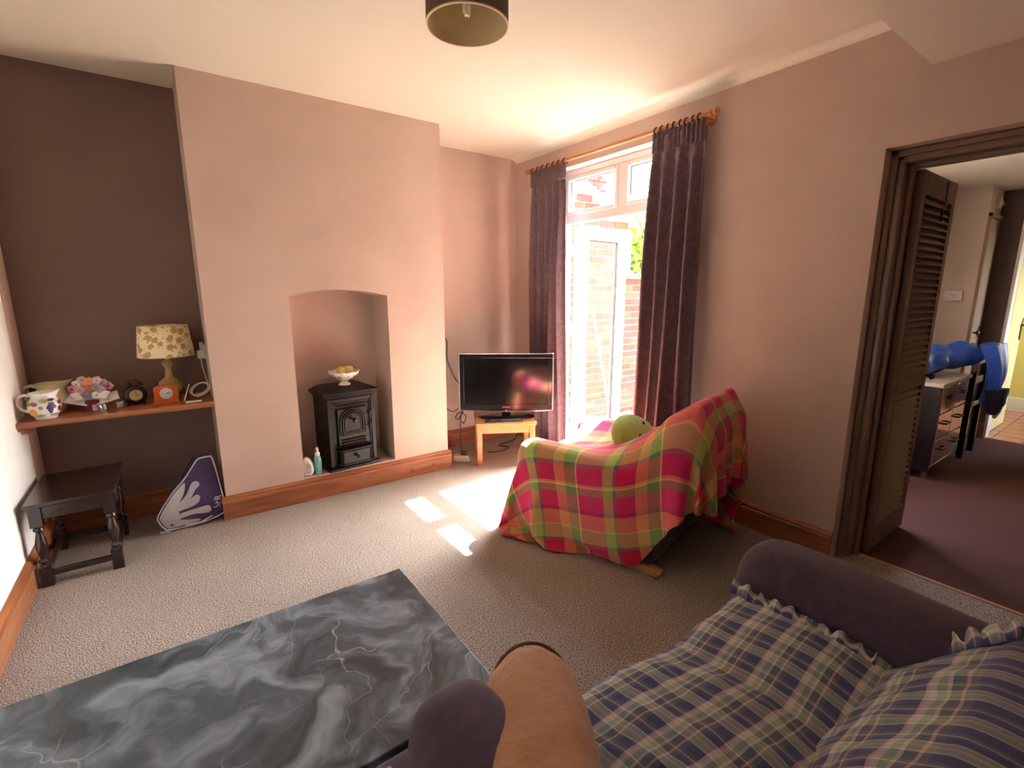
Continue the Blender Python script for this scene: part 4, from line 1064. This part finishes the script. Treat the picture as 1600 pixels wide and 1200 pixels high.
def fy_(x, z):   # front surface of the bag
    return -.0215
def flat_shape(poly, name, mt, parent, y=-.0225, sm=True):
    P = smooth_closed(poly, 3) if sm else poly
    cx_, cz_ = cen
    bm = bmesh.new(); fv = [bm.verts.new((x, 0, z)) for x, z in P]; bm.faces.new(fv); bmesh.ops.triangulate(bm, faces=bm.faces[:])
    bmesh.ops.subdivide_edges(bm, edges=bm.edges[:], cuts=2, use_grid_fill=True)
    for v in bm.verts:
        # follow the puffed front
        d = Vector((v.co.x - cx_, v.co.z - cz_)); best = 0
        ang = math.atan2(d.y, d.x); lim = 1e9
        for i in range(len(OS)):
            p = Vector((OS[i][0] - cx_, OS[i][1] - cz_)); q = Vector((OS[(i + 1) % len(OS)][0] - cx_, OS[(i + 1) % len(OS)][1] - cz_))
            den = d.x * (q.y - p.y) - d.y * (q.x - p.x)
            if abs(den) < 1e-9: continue
            t = (p.x * (q.y - p.y) - p.y * (q.x - p.x)) / den; s = (p.x * d.y - p.y * d.x) / den
            if t > 0 and -1e-6 <= s <= 1 + 1e-6: lim = min(lim, t)
        f = min(1, 1 / lim) if lim < 1e8 else 0
        fr = [(0, -.020), (.5, -.017), (.86, -.008), (.97, -.002), (1.0, .006)]
        yy = .006
        for (f0, y0), (f1, y1) in zip(fr, fr[1:]):
            if f0 <= f <= f1: yy = y0 + (y1 - y0) * (f - f0) / (f1 - f0)
        v.co.y = yy - .0022
    o = MB(); bm.verts.index_update(); o.add([v.co.copy() for v in bm.verts], [[v.index for v in f.verts] for f in bm.faces]); bm.free()
    return o.build(name, mt, parent, smooth=True)
flat_shape([(-0.158, 0.108), (-0.092, 0.206), (-0.030, 0.270), (-0.027, 0.248), (-0.039, 0.204), (-0.072, 0.150), (-.10, .105), (-.108, .075), (-.04, .055), (0.02, 0.045), (.022, .032), (-0.044, 0.026), (-0.118, 0.022), (-0.143, 0.039), (-0.160, 0.076)], 'silver_flame', 'bag_silver', bgt)
flat_shape([(-.078, .146), (-0.025, 0.2), (0.004, 0.258), (0.023, 0.272), (0.042, 0.262), (0.042, 0.240), (0.020, 0.219), (-0.010, 0.170), (-0.055, 0.140)], 'silver_flame', 'bag_silver', bgt)
flat_shape([(-.085, .128), (-0.05, 0.148), (0.003, 0.18), (0.024, 0.191), (0.040, 0.177), (0.030, 0.146), (-0.003, 0.127), (-0.053, 0.117), (-.088, .112)], 'silver_flame', 'bag_silver', bgt)
flat_shape([(-.10, .085), (-0.055, 0.101), (0.046, 0.113), (0.076, 0.113), (0.088, 0.089), (0.072, 0.069), (0.002, 0.079), (-0.042, 0.074), (-.08, .066)], 'silver_flame', 'bag_silver', bgt)
fc = bpy.data.curves.new('letters', 'FONT'); fc.body = 'SFR'; fc.size = .05; fc.extrude = .001; fc.align_x = 'CENTER'; fc.align_y = 'CENTER'
fo = bpy.data.objects.new('letters_tmp', fc); COL.objects.link(fo)
dg = bpy.context.evaluated_depsgraph_get(); me = bpy.data.meshes.new_from_object(fo.evaluated_get(dg)); bpy.data.objects.remove(fo)
me.materials.append(MATS['bag_white']); lt = bpy.data.objects.new('lettering', me); COL.objects.link(lt); lt.parent = bgt
lt.location = (.124, -.0115, .122); lt.rotation_euler = (math.radians(90), math.radians(-80), math.radians(3))
MB().box((-.17, -.012, .0), (-.12, .03, .014), rot=(0, .2, 0)).build('strap', 'card_grey', bgt, bevel=.003)
MB().tube([(.06, .03, .395), (.03, .035, .405), (-.01, .035, .36), (-.04, .03, .30)], .008, 8).build('carry_strap', 'bag_purple', bgt, smooth=True)
MB().tube([(-.05, -.004, .022), (.03, -.012, .020), (.09, -.004, .045)], .006, 8).build('silver_strip', 'bag_silver', bgt, smooth=True)

# ------------------------------------------------------------------ television corner
TA = math.atan2(-.582, .813)          # table and television face the camera side
tt = thing('television_table', 'small oak table carrying the television', 'table', (-.775, -.12, 0), math.radians(-29))
TWd, TDp, TH = .46, .40, .352
MB().box((-.02, -.015, TH - .025), (TWd, TDp, TH)).build('tabletop', 'oak', tt, bevel=.004)
for x in (-.01, TWd - .05):
    for y in (0, TDp - .06): MB().box((x, y, 0), (x + .042, y + .042, TH - .025)).build('leg', 'oak', tt, bevel=.003)
for y in (.006, TDp - .03): MB().box((.03, y, TH - .09), (TWd - .05, y + .018, TH - .025)).build('apron', 'oak', tt)
for x in (0, TWd - .03): MB().box((x, .04, TH - .09), (x + .018, TDp - .06, TH - .025)).build('apron', 'oak', tt)

tv = thing('television', 'black flat television with grey edge on the oak table', 'television', (-.50, -.11, TH), math.radians(-35))
SWd, SHt = .745, .455; z0 = .068
rbox((-SWd / 2, 0, z0), (SWd / 2, .05, z0 + SHt), .012, 3).build('case', 'tv_black', tv, smooth=True)
m = MB(); frame_pts = [(-SWd / 2, -SWd / 2 + .034, z0 + .045, z0 + SHt - .034), (SWd / 2 - .034, SWd / 2, z0 + .045, z0 + SHt - .034), (-SWd / 2, SWd / 2, z0, z0 + .045), (-SWd / 2, SWd / 2, z0 + SHt - .034, z0 + SHt)]
for x0, x1, za, zb in frame_pts: m.box((x0, -.012, za), (x1, .004, zb))
m.build('bezel', 'tv_bezel', tv, bevel=.003)
NB2 = 14
e = MB()
bt = [(-SWd / 2 - .003 + (SWd + .006) * i / NB2, z0 - .003 - .012 * (1 - (2 * i / NB2 - 1) ** 2)) for i in range(NB2 + 1)]
e.tube([(-SWd / 2 - .003, -.010, z0 + SHt + .003), (SWd / 2 + .003, -.010, z0 + SHt + .003)] + [(x, -.010, z) for x, z in bt[::-1]], .004, 6, closed=True); e.build('edge', 'tv_edge', tv)
MB().prism([(x, z) for x, z in bt] + [(SWd / 2, z0 + .002), (-SWd / 2, z0 + .002)], -.011, .01, 'y').build('chin', 'tv_bezel', tv)
MB().box((-SWd / 2 + .034, -.006, z0 + .045), (SWd / 2 - .034, -.003, z0 + SHt - .034)).build('screen', 'screen', tv)
fc = bpy.data.curves.new('letters', 'FONT'); fc.body = 'SAMSUNG'; fc.size = .014; fc.extrude = .0005; fc.align_x = 'CENTER'; fc.align_y = 'CENTER'
fo = bpy.data.objects.new('letters_tmp', fc); COL.objects.link(fo)
dg = bpy.context.evaluated_depsgraph_get(); me = bpy.data.meshes.new_from_object(fo.evaluated_get(dg)); bpy.data.objects.remove(fo)
me.materials.append(MATS['white_print']); lt = bpy.data.objects.new('lettering', me); COL.objects.link(lt); lt.parent = tv
lt.location = (0, -.0128, z0 + .022); lt.rotation_euler = (math.radians(90), 0, 0)
MB().box((-.035, .005, .02), (.035, .035, z0 + .02)).build('neck', 'tv_bezel', tv, bevel=.004)
MB().lathe([(.23, 0), (.235, .006), (.22, .014), (.10, .022), (.001, .024)], 40, (0, .03, 0), cap=False, sy=.52).build('stand_base', 'tv_bezel', tv, smooth=True)
MB().lathe([(.007, 0), (.007, -.004)], 12, (0, -.010, z0 - .006), ax='y').build('power_light', 'chrome', tv)

bx = thing('set_top_box', 'small black box with a light at the front of the oak table', 'box', (-.70, -.16, TH), math.radians(-29))
rbox((-.03, -.03, 0), (.085, .04, .016), .004, 2).build('case', 'black_plastic', bx, smooth=True)
MB().lathe([(.009, .0162), (.001, .0166)], 4, (.03, 0, 0), cap=False, sx=1.4).build('light', 'lemon_spot', bx)
rm = thing('remote_control', 'black remote control lying at the front right of the oak table', 'remote', (-.545, -.245, TH), math.radians(-27))
rbox((-.085, -.022, 0), (.085, .022, .018), .005, 2).build('case', 'black_plastic', rm, smooth=True)
for i in range(13):
    for j in range(2): MB().box((-.075 + i * .0118, -.013 + j * .016, .018), (-.067 + i * .0118, -.004 + j * .016, .0205)).build('button', 'grey_button', rm)

rt = thing('phone_adapter', 'cream plastic adapter box on the carpet at the chimney corner', 'adapter', (-.835, .055, 0), math.radians(-35))
m = MB(); m.prism([(-.07, 0), (.07, 0), (.07, .02), (.045, .055), (-.055, .06), (-.07, .03)], -.03, .03, 'y'); m.build('case', 'cream_plastic', rt, bevel=.008, segs=3)
rbox((.0, -.02, .05), (.05, .025, .085), .006, 2).build('black_plug', 'black_plastic', rt, smooth=True)
def cable(name, label, pts, r, mt):
    P = [Vector(p) for p in pts]; Q = []
    for i in range(len(P) - 1):
        p0, p1, p2, p3 = P[max(i - 1, 0)], P[i], P[i + 1], P[min(i + 2, len(P) - 1)]
        for s in range(8):
            t = s / 8; Q.append(.5 * ((2 * p1) + (-p0 + p2) * t + (2 * p0 - 5 * p1 + 4 * p2 - p3) * t * t + (-p0 + 3 * p1 - 3 * p2 + p3) * t ** 3))
    Q.append(P[-1])
    return tag(MB().tube(Q, r, 6).build(name, mt, smooth=True), label, 'cable')
cable('aerial_cable', 'thin dark cable running down the alcove wall behind the television', [(-.745, .445, .97), (-.73, .443, .93), (-.735, .443, .80), (-.70, .44, .70), (-.66, .43, .60), (-.62, .38, .55)], .0035, 'cable_black')
cable('power_cable', 'dark power cable looping down from the television to the floor adapter', [(-.62, .30, .50), (-.68, .25, .40), (-.76, .18, .33), (-.80, .12, .24), (-.82, .08, .14), (-.825, .06, .085)], .004, 'cable_black')
cable('looped_cable', 'dark cable tangle hanging beside the television table', [(-.60, .34, .55), (-.68, .30, .44), (-.70, .26, .36), (-.755, .22, .31), (-.80, .2, .33), (-.76, .2, .37), (-.70, .2, .33), (-.72, .2, .27), (-.74, .2, .29)], .004, 'cable_black')
cable('wall_cable', 'thin dark cable fixed low along the alcove wall', [(-.955, .44, .31), (-.86, .44, .35), (-.78, .44, .37), (-.70, .43, .32), (-.62, .42, .36)], .0035, 'cable_black')
cable('floor_cable', 'dark cable lying on the carpet under the oak table', [(-.55, .10, .008), (-.45, .06, .008), (-.33, .10, .008), (-.36, .2, .008), (-.26, .12, .06), (-.30, .02, .14)], .005, 'cable_black')

# wooden block with a paper flower by the curtain
wb = thing('wooden_block', 'small pine block on the carpet by the left curtain', 'block', (-.17, -.30, 0), math.radians(-30))
MB().box((-.045, -.03, 0), (.045, .03, .075)).build('block', 'oak', wb, bevel=.004)
gp = thing('paper_ornament', 'crumpled gold paper ornament by the wooden block', 'ornament', (-.225, -.27, .076), math.radians(-30))
r = np.random.RandomState(8)
for i in range(9):
    x = -.05 + .013 * i; o = MB(); vv = []
    for k in range(7):
        a = 2 * math.pi * k / 7; vv.append((x + .016 * math.cos(a) * (1 + .5 * r.rand()), -.01 + .015 * r.rand(), .018 + .02 * math.sin(a) * (1 + .6 * r.rand())))
    vv.append((x, -.018, .018)); o.add(vv, [(k, (k + 1) % 7, 7) for k in range(7)]); o.build('petal', 'gold_paper', gp, solid=.002)
gp.location = (-.20, -.285, .062)

# ------------------------------------------------------------------ coffee table
ct = thing('coffee_table', 'low coffee table with swirled grey slate effect top', 'coffee table', (0, 0, 0))
cz = .42
m = MB().box((-3.22, -2.385, cz - .022), (-2.101, -1.757, cz)); m.build('tabletop', 'slate_marble', ct, bevel=.004, segs=3)
m = MB(); frz = cz - .022
m.box((-3.19, -2.355, frz - .06), (-2.131, -2.335, frz)); m.box((-3.19, -1.807, frz - .06), (-2.131, -1.787, frz)); m.box((-3.19, -2.335, frz - .06), (-3.17, -1.807, frz)); m.box((-2.151, -2.335, frz - .06), (-2.131, -1.807, frz))
m.build('apron', 'dark_wood', ct)
for x in (-3.19, -2.181):
    for y in (-2.355, -1.837): MB().box((x, y, 0), (x + .05, y + .05, frz)).build('leg', 'dark_wood', ct, bevel=.004)

# ------------------------------------------------------------------ armchair with the checked throw
CA = math.radians(15)
AC = (-.92, -1.93, 0)
ac = thing('armchair', 'purple armchair under a bright checked throw beside the french window', 'armchair', AC, CA)
BOX = {   # centre, half size, radius, tilt about x
    'base': ((.41, .41, .19), (.38, .40, .15), .04, 0),
    'seat_cushion': ((.41, .48, .37), (.235, .36, .065), .05, 0),
    'arm': ((.09, .47, .30), (.085, .39, .235), .075, 0),
    'arm.001': ((.73, .47, .30), (.085, .39, .235), .075, 0),
    'backrest': ((.41, .00, .555), (.37, .12, .255), .10, math.radians(24)),
}
def rbox_obj(name, spec, mt, parent, shrink=.010):
    c, h, r_, tilt = spec
    mb = rbox([-v + shrink for v in h], [v - shrink for v in h], min(r_, min(h) * .95) , 5)
    R = Euler((tilt, 0, 0)).to_matrix(); mb.v = [tuple(R @ Vector(v) + Vector(c)) for v in mb.v]
    return mb.build(name.split('.')[0], mt, parent, smooth=True, ang=80)
for k_, s_ in BOX.items(): rbox_obj(k_, s_, 'purple_fabric' if k_ != 'seat_cushion' else 'beige_fabric', ac)
for x in (.04, .74):
    MB().prism([(.0, .0), (.82, .0), (.82, .03), (.78, .045), (.05, .045), (-.02, .03)], x, x + .05, 'x').build('runner', 'runner_wood', ac, bevel=.006)

def sdf(P):
    d = np.full(P.shape[:-1], 1e9)
    for c, h, r_, tilt in BOX.values():
        q = P - np.array(c)
        if tilt:
            cs, sn = math.cos(-tilt), math.sin(-tilt)
            q = np.stack([q[..., 0], q[..., 1] * cs - q[..., 2] * sn, q[..., 1] * sn + q[..., 2] * cs], -1)
        rr_ = min(r_, min(h) * .95)
        q = np.abs(q) - (np.array(h) - rr_)
        dd = np.linalg.norm(np.maximum(q, 0), axis=-1) + np.minimum(q.max(-1), 0) - rr_
        d = np.minimum(d, dd)
    return d
def drape(NU, NV_, SU, SV, X, sdf, steps, tuck, seed=1, fric=(.2, .7), pin=None):
    rng = np.random.RandomState(seed)
    ru, rv = SU / (NU - 1), SV / (NV_ - 1); rd = math.hypot(ru, rv)
    V = np.zeros_like(X); dt = 1 / 60
    def con(a, b, L, k):
        d = b - a; n = np.linalg.norm(d, axis=-1, keepdims=True) + 1e-9
        c = d * ((n - L) / n) * k; return c
    for st_ in range(steps):
        ph = st_ / steps
        V[..., 2] -= 9.8 * dt; V *= .965
        if ph < .8: V += tuck(X, ph) * dt
        O = X.copy(); X = X + V * dt
        if pin is not None: X[pin] = O[pin]
        for it in range(10):
            for s0 in (0, 1):
                a = X[:, s0:-1:2]; b = X[:, s0 + 1::2]; n_ = min(a.shape[1], b.shape[1]); c = con(a[:, :n_], b[:, :n_], ru, .5)
                X[:, s0:s0 + 2 * n_:2][:, :n_] += c; X[:, s0 + 1:s0 + 1 + 2 * n_:2][:, :n_] -= c
                a = X[s0:-1:2]; b = X[s0 + 1::2]; n_ = min(a.shape[0], b.shape[0]); c = con(a[:n_], b[:n_], rv, .5)
                X[s0:s0 + 2 * n_:2][:n_] += c; X[s0 + 1:s0 + 1 + 2 * n_:2][:n_] -= c
            c = con(X[:-1, :-1], X[1:, 1:], rd, .10); X[:-1, :-1] += c; X[1:, 1:] -= c
            c = con(X[1:, :-1], X[:-1, 1:], rd, .10); X[1:, :-1] += c; X[:-1, 1:] -= c
            c = con(X[:, :-2], X[:, 2:], 2 * ru, .05); X[:, :-2] += c; X[:, 2:] -= c
            c = con(X[:-2], X[2:], 2 * rv, .05); X[:-2] += c; X[2:] -= c
            if it % 3 == 2 or it == 9:
                d = sdf(X) - .006; hit = d < 0
                if hit.any():
                    Ph = X[hit]; e_ = 1e-3
                    g = np.stack([sdf(Ph + np.array(v)) - sdf(Ph - np.array(v)) for v in ((e_, 0, 0), (0, e_, 0), (0, 0, e_))], -1)
                    g /= (np.linalg.norm(g, axis=-1, keepdims=True) + 1e-9)
                    X[hit] = Ph - g * d[hit][:, None]
                    if it == 9:
                        f = fric[0] if ph < .55 else fric[1]
                        X[hit] = X[hit] * (1 - f) + (O[hit] + g * ((X[hit] - O[hit]) * g).sum(-1, keepdims=True)) * f
                X[..., 2] = np.maximum(X[..., 2], .012)
                wx = AC[0] + X[..., 0] * math.cos(CA) - X[..., 1] * math.sin(CA); ov = np.maximum(0, wx + .035)   # the wall behind
                X[..., 0] -= ov * math.cos(CA); X[..., 1] += ov * math.sin(CA)
                if pin is not None: X[pin] = O[pin] + np.array((0, 0, 0))
        V = (X - O) / dt
        sp = np.linalg.norm(V, axis=-1, keepdims=True); V *= np.minimum(1, 2.5 / (sp + 1e-9))
    return X
NU, NV_, SU, SV = 74, 58, 1.98, 1.62
U0, VB = -.47, .44            # left overhang; length hanging behind the backrest
gu, gv_ = np.meshgrid(np.linspace(0, SU, NU), np.linspace(0, SV, NV_))
BT = (-.10, .825)              # top of the backrest in the chair's own v, w
u_ = U0 + gu; v_ = BT[0] + (gv_ - VB)
ur, ul, vb_ = np.maximum(0, u_ - .88), np.maximum(0, -.06 - u_), np.maximum(0, -.20 - v_)   # overhangs start already folded down
X0 = np.stack([np.clip(u_, -.06, .88), np.maximum(v_, -.20), np.maximum(.02, BT[1] + .03 - .02 * np.abs(gv_ - VB) - np.maximum(np.maximum(ur, ul), vb_) - .3 * np.minimum(np.maximum(ur, ul), vb_))], -1)
PIN = (np.abs(gv_ - VB) < .03) & (U0 + gu > .10) & (U0 + gu < .72)
def tuck(X, ph):
    F = np.zeros_like(X)
    m_ = (X[..., 0] > .22) & (X[..., 0] < .60) & (X[..., 1] > .2) & (X[..., 1] < .75)
    F[..., 2][m_] -= 14
    return F
X1 = drape(NU, NV_, SU, SV, X0, sdf, 170, tuck, pin=PIN)
thr = thing('checked_throw', 'pink, orange and green checked throw draped over the armchair', 'throw', AC, CA)
# flat in cloth coordinates, trim the two back corners, then put on the draped shape
bm = bmesh.new(); lay = bm.verts.layers.float_vector.new('draped'); vv = []
for j in range(NV_):
    for i in range(NU):
        v = bm.verts.new((gu[j, i], gv_[j, i], 0)); v[lay] = Vector(X1[j, i]); vv.append(v)
for j in range(NV_ - 1):
    for i in range(NU - 1):
        bm.faces.new((vv[j*NU+i], vv[j*NU+i+1], vv[(j+1)*NU+i+1], vv[(j+1)*NU+i]))
for p0, p1 in (((.54, 0), (0, .70)), ((SU, .40), (SU - .62, 0))):
    e_ = Vector((p1[0] - p0[0], p1[1] - p0[1], 0)); nn = Vector((-e_.y, e_.x, 0)).normalized()
    bmesh.ops.bisect_plane(bm, geom=bm.verts[:] + bm.edges[:] + bm.faces[:], dist=1e-5, plane_co=(p0[0], p0[1], 0), plane_no=nn, clear_outer=True)
uvl = [(v.co.x, v.co.y) for v in bm.verts]
bm.verts.index_update(); cm = MB()
cm.add([tuple(v[lay]) for v in bm.verts], [[v.index for v in f.verts] for f in bm.faces]); bm.free()
cm.build('cloth', 'madras', thr, sub=1, solid=.004, uv=np.array(uvl), fix=False)

gpl = thing('plush_cushion', 'pale green plush cushion with dark spots on the armchair seat', 'cushion', (-.585, -1.50, .555), rot=(math.radians(52), math.radians(4), math.radians(10)))
N1, N2 = 28, 18; rows = []
for j in range(N2 + 1):
    th_ = math.pi * j / N2 - math.pi / 2; row = []
    for i in range(N1):
        a = 2 * math.pi * i / N1; w_ = 1 + .03 * math.sin(3 * a + 1) + .02 * math.sin(5 * a)
        c_ = math.cos(th_) ** .7 if j not in (0, N2) else .001
        row.append((.17 * w_ * c_ * math.cos(a), .14 * w_ * c_ * math.sin(a), .075 * math.sin(th_)))
    rows.append(row)
mbp = MB(); mbp.grid(np.array(rows), closed_u=True); mbp.build('cushion', 'pea_green', gpl, smooth=True, ang=90)
for x, y in ((-.06, -.02), (.035, .045), (.06, -.05)):
    MB().lathe([(.011, .066), (.011, .073), (.008, .077), (.001, .078)], 12, (x, y, 0), cap=False).build('spot', 'navy_cloth', gpl, smooth=True)

# ------------------------------------------------------------------ sofa with tartan cover
so = thing('sofa', 'purple two-seat sofa with padded arms in the foreground', 'sofa', (0, 0, 0))
SX0, SX1, SY0, SY1 = -2.43, -1.12, -2.46, -3.28
rbox((-2.28, SY1, .08), (-1.28, -2.55, .30), .03).build('base', 'purple_fabric', so, smooth=True)
rbox((-2.26, -3.24, .28), (-1.31, -2.56, .405), .05).build('seat_cushion', 'purple_fabric', so, smooth=True)
mb_ = rbox((-2.26, -3.36, .30), (-1.31, -3.18, .65), .07); mb_.build('backrest', 'purple_fabric', so, smooth=True)
def arm(x0, x1, yf, zt, name='arm'):
    xc, w = (x0 + x1) / 2, (x1 - x0) / 2
    secs = []
    NS = 28
    prof = []
    for k in range(NS):
        a = 2 * math.pi * k / NS
        ca, sa = math.cos(a), math.sin(a)
        e = .62
        px_ = w * abs(ca) ** e * (1 if ca >= 0 else -1)
        pz_ = abs(sa) ** e * (1 if sa >= 0 else -1)
        prof.append((px_, pz_))
    zc, hh = (zt + .18) / 2, (zt - .18) / 2
    ys = [yf, yf - .006, yf - .02, yf - .045, yf - .08, yf - .13, yf - .3, yf - .5, yf - .72, yf - .80]
    sc = [.30, .52, .72, .86, .94, .98, 1, 1, 1, .9]
    rows = []
    for y, s in zip(ys, sc):
        drop = .0 if y > yf - .2 else .02 * min(1, (yf - .2 - y) / .4)
        rows.append([(xc + px_ * s, y, zc - drop + pz_ * hh * s) for px_, pz_ in prof])
    A = np.array(rows); mb = MB(); mb.grid(A, closed_u=True)
    mb.f.append(tuple(range(NS))); mb.f.append(tuple((len(ys) - 1) * NS + i for i in range(NS))[::-1])
    return mb.build(name, 'purple_fabric', so, smooth=True, sub=1)
arm(-1.335, -1.125, -2.50, .625)
arm(-2.415, -2.215, -2.465, .675)
for x0, x1, yf_ in ((-2.47, -2.25, -2.42), (-1.31, -1.13, -2.53)):
    rbox((x0, -3.24, .07), (x1, yf_, .47), .045).build('arm_panel', 'purple_fabric', so, smooth=True)
for x in (-2.44, -1.19):
    for y in (-2.5, -3.2): MB().lathe([(.02, 0), (.028, .08)], 14, (x + .04, y, 0)).build('foot', 'louvre_wood', so, smooth=True)
MB().box((-2.44, -2.53, .44), (-2.415, -2.48, .50), rot=(0, 0, .1)).build('wood_trim', 'runner_wood', so, bevel=.006)

cv = thing('sofa_cover', 'blue and green tartan cover with frilled edges over the sofa', 'sofa cover', (0, 0, 0))
def noise2(x, y, s):
    return (math.sin(x * 17 + s) * math.sin(y * 13 + 2 * s) + .6 * math.sin(x * 31 + y * 23 + s) + .5 * math.sin(y * 41 - x * 19 + 3 * s)) / 2
NUs, NVs = 110, 90
X = np.zeros((NVs, NUs, 3)); UV = np.zeros((NVs, NUs, 2))
xa, xb = -2.20, -1.315
Lf, Ls = .20, .46
for j in range(NVs):
    t = j / (NVs - 1) * (Lf + Ls)
    for i in range(NUs):
        s = i / (NUs - 1); x = xa + (xb - xa) * s
        yfront = -2.525 + .012 * math.sin(5 * x)
        r_ = .055
        crown = .030 * (1 - (2 * ((x + 2.30) % .66) / .66 - 1) ** 4) - .012
        if t < Lf - r_: y = yfront; z = .40 - (Lf - r_ - t) + crown * .5
        elif t < Lf + r_ * .57:
            a = (t - (Lf - r_)) / (r_ * 1.57) * math.pi / 2
            y = yfront - r_ * (1 - math.cos(a)); z = .40 + r_ * math.sin(a) * .8 + crown * (.5 + .5 * math.sin(a))
        else:
            d = t - (Lf + r_ * .57); y = yfront - r_ - d; z = .444 + crown + .018 * math.sin(math.pi * min(1, d / .4)) - .03 * max(0, (d - .25)) * 2
        wgt = 1.0 if x < -1.65 else .45
        n_ = noise2(x * 1.3, y * 1.1, 1.7) * .007 * wgt + noise2(x * 3.1, y * 2.6, .4) * .0035 * wgt
        if s > .97: z += .01
        X[j, i] = (x, y + (n_ if t < Lf else 0), z + n_); UV[j, i] = (x + .006 * math.sin(y * 14), t + .006 * math.sin(x * 12))
MB().grid(X).build('seat_cover', 'tartan', cv, smooth=True, uv=UV, solid=.004, fix=False)
def frill(path, out, name, w=.06, waves=16, seed=0, lift=.012):
    """ruffled strip along a path"""
    n = len(path); A = np.zeros((5, n, 3)); UVf = np.zeros((5, n, 2)); L = 0
    for i in range(n):
        p = Vector(path[i]); o = Vector(out(i / (n - 1)))
        if i: L += (p - Vector(path[i - 1])).length
        for j in range(5):
            f = j / 4; ph = i / (n - 1) * waves * 2 * math.pi + seed
            q = p + o * (w * f) + Vector((0, 0, 1)) * (lift * f * math.sin(ph) + .01 * math.sin(f * 3)) + Vector((.3, .5, 0)) * (.008 * f * math.cos(ph * 1.3))
            A[j, i] = q; UVf[j, i] = (L * 1.1, f * w)
    return MB().grid(A).build(name, 'tartan', cv, smooth=True, uv=UVf, solid=.003, fix=False)
n = 90
frill([(-1.362, -2.535 - .37 * i / (n - 1), .462 + .006 * math.sin(i * .2)) for i in range(n)], lambda f: (.30, .0, .55), 'frill', .055, 9, 1)
# back cover
NVb = 60
X = np.zeros((NVb, NUs, 3)); UV = np.zeros((NVb, NUs, 2))
for j in range(NVb):
    t = j / (NVb - 1)
    for i in range(NUs):
        s = i / (NUs - 1); x = -2.22 + (-1.315 + 2.22) * s
        z = .43 + .255 * t; y = -2.905 - .235 * t
        bul = .03 * math.sin(math.pi * min(1, t * 1.05)) * (1 - (2 * s - 1) ** 6)
        y += bul
        if t > .88: k = (t - .88) / .12; y -= .06 * k * k; z -= .02 * k * k
        n_ = noise2(x * 1.4, z * 1.4, 2.9) * .006 + noise2(x * 3, z * 3, 1.1) * .003
        X[j, i] = (x, y + n_, z); UV[j, i] = (x + .02 * t, z * 1.08 + .008 * math.sin(x * 9))
MB().grid(X).build('back_cover', 'tartan', cv, smooth=True, uv=UV, solid=.004, fix=False)
XT = np.zeros((12, NUs, 3)); UVT = np.zeros((12, NUs, 2))
for j in range(12):
    for i in range(NUs):
        k = j / 11; p = X[-1, i]; XT[j, i] = (p[0], p[1] - .24 * k, p[2] + .012 * math.sin(math.pi * k) - .03 * k * k); UVT[j, i] = (UV[-1, i, 0], UV[-1, i, 1] + .24 * k)
MB().grid(XT).build('top_cover', 'tartan', cv, smooth=True, uv=UVT, solid=.004, fix=False)
frill([(-1.318, -2.905 - .225 * i / (n - 1), .435 + .245 * i / (n - 1)) for i in range(n)], lambda f: (.55, .30, .10), 'frill', .06, 8, 4, .016)
frill([(-1.318, -2.90 - .0 * i, .45) if False else (-1.318 + .0 * i, -2.885 - .02 * i / 29, .44 + .02 * i / 29) for i in range(30)], lambda f: (.4, .55, .2), 'frill', .055, 3, 6)

# tan bolster lying along the near arm
bl = thing('bolster', 'tan bolster cushion lying on the sofa beside the near arm', 'cushion', (-2.105, -2.50, .525), rot=(math.radians(-12), 0, math.radians(-34)))
NS = 36; rows = []
ys = [.004, .0, -.008, -.022, -.045, -.08, -.14, -.22, -.32, -.42, -.50, -.54]
sc = [.02, .40, .66, .82, .91, .97, 1.0, 1.02, 1.02, 1.0, .9, .6]
fine_y = np.linspace(0, 11, 60)
for q in fine_y:
    k = min(int(q), 10); f = q - k; y = ys[k] * (1 - f) + ys[k + 1] * f; s = sc[k] * (1 - f) + sc[k + 1] * f
    row = []
    for i in range(NS):
        a = 2 * math.pi * i / NS
        wr = 1 + .022 * math.sin(5 * a + 9 * y) * min(1, -y * 6 + .2) + .028 * math.sin(9 * a - 14 * y + 1) + .03 * math.sin(13 * a + 2) * max(0, 1 + y * 9) + .012 * math.sin(31 * y + 3 * a) + .03 * math.cos(2 * a)
        row.append((.098 * s * wr * math.cos(a), y, .11 * s * wr * math.sin(a)))
    rows.append(row)
mb_ = MB(); mb_.grid(np.array(rows), closed_u=True); mb_.f.append(tuple(range(NS))); mb_.f.append(tuple((len(rows) - 1) * NS + i for i in range(NS))[::-1])
mb_.build('cushion', 'tan_fabric', bl, sub=1)
MB().tube([(.098 * .84 * math.cos(a), -.020, .11 * .84 * math.sin(a)) for a in [2 * math.pi * i / 40 for i in range(40)]], .004, 6, closed=True).build('piping', 'piping_brown', bl, smooth=True)
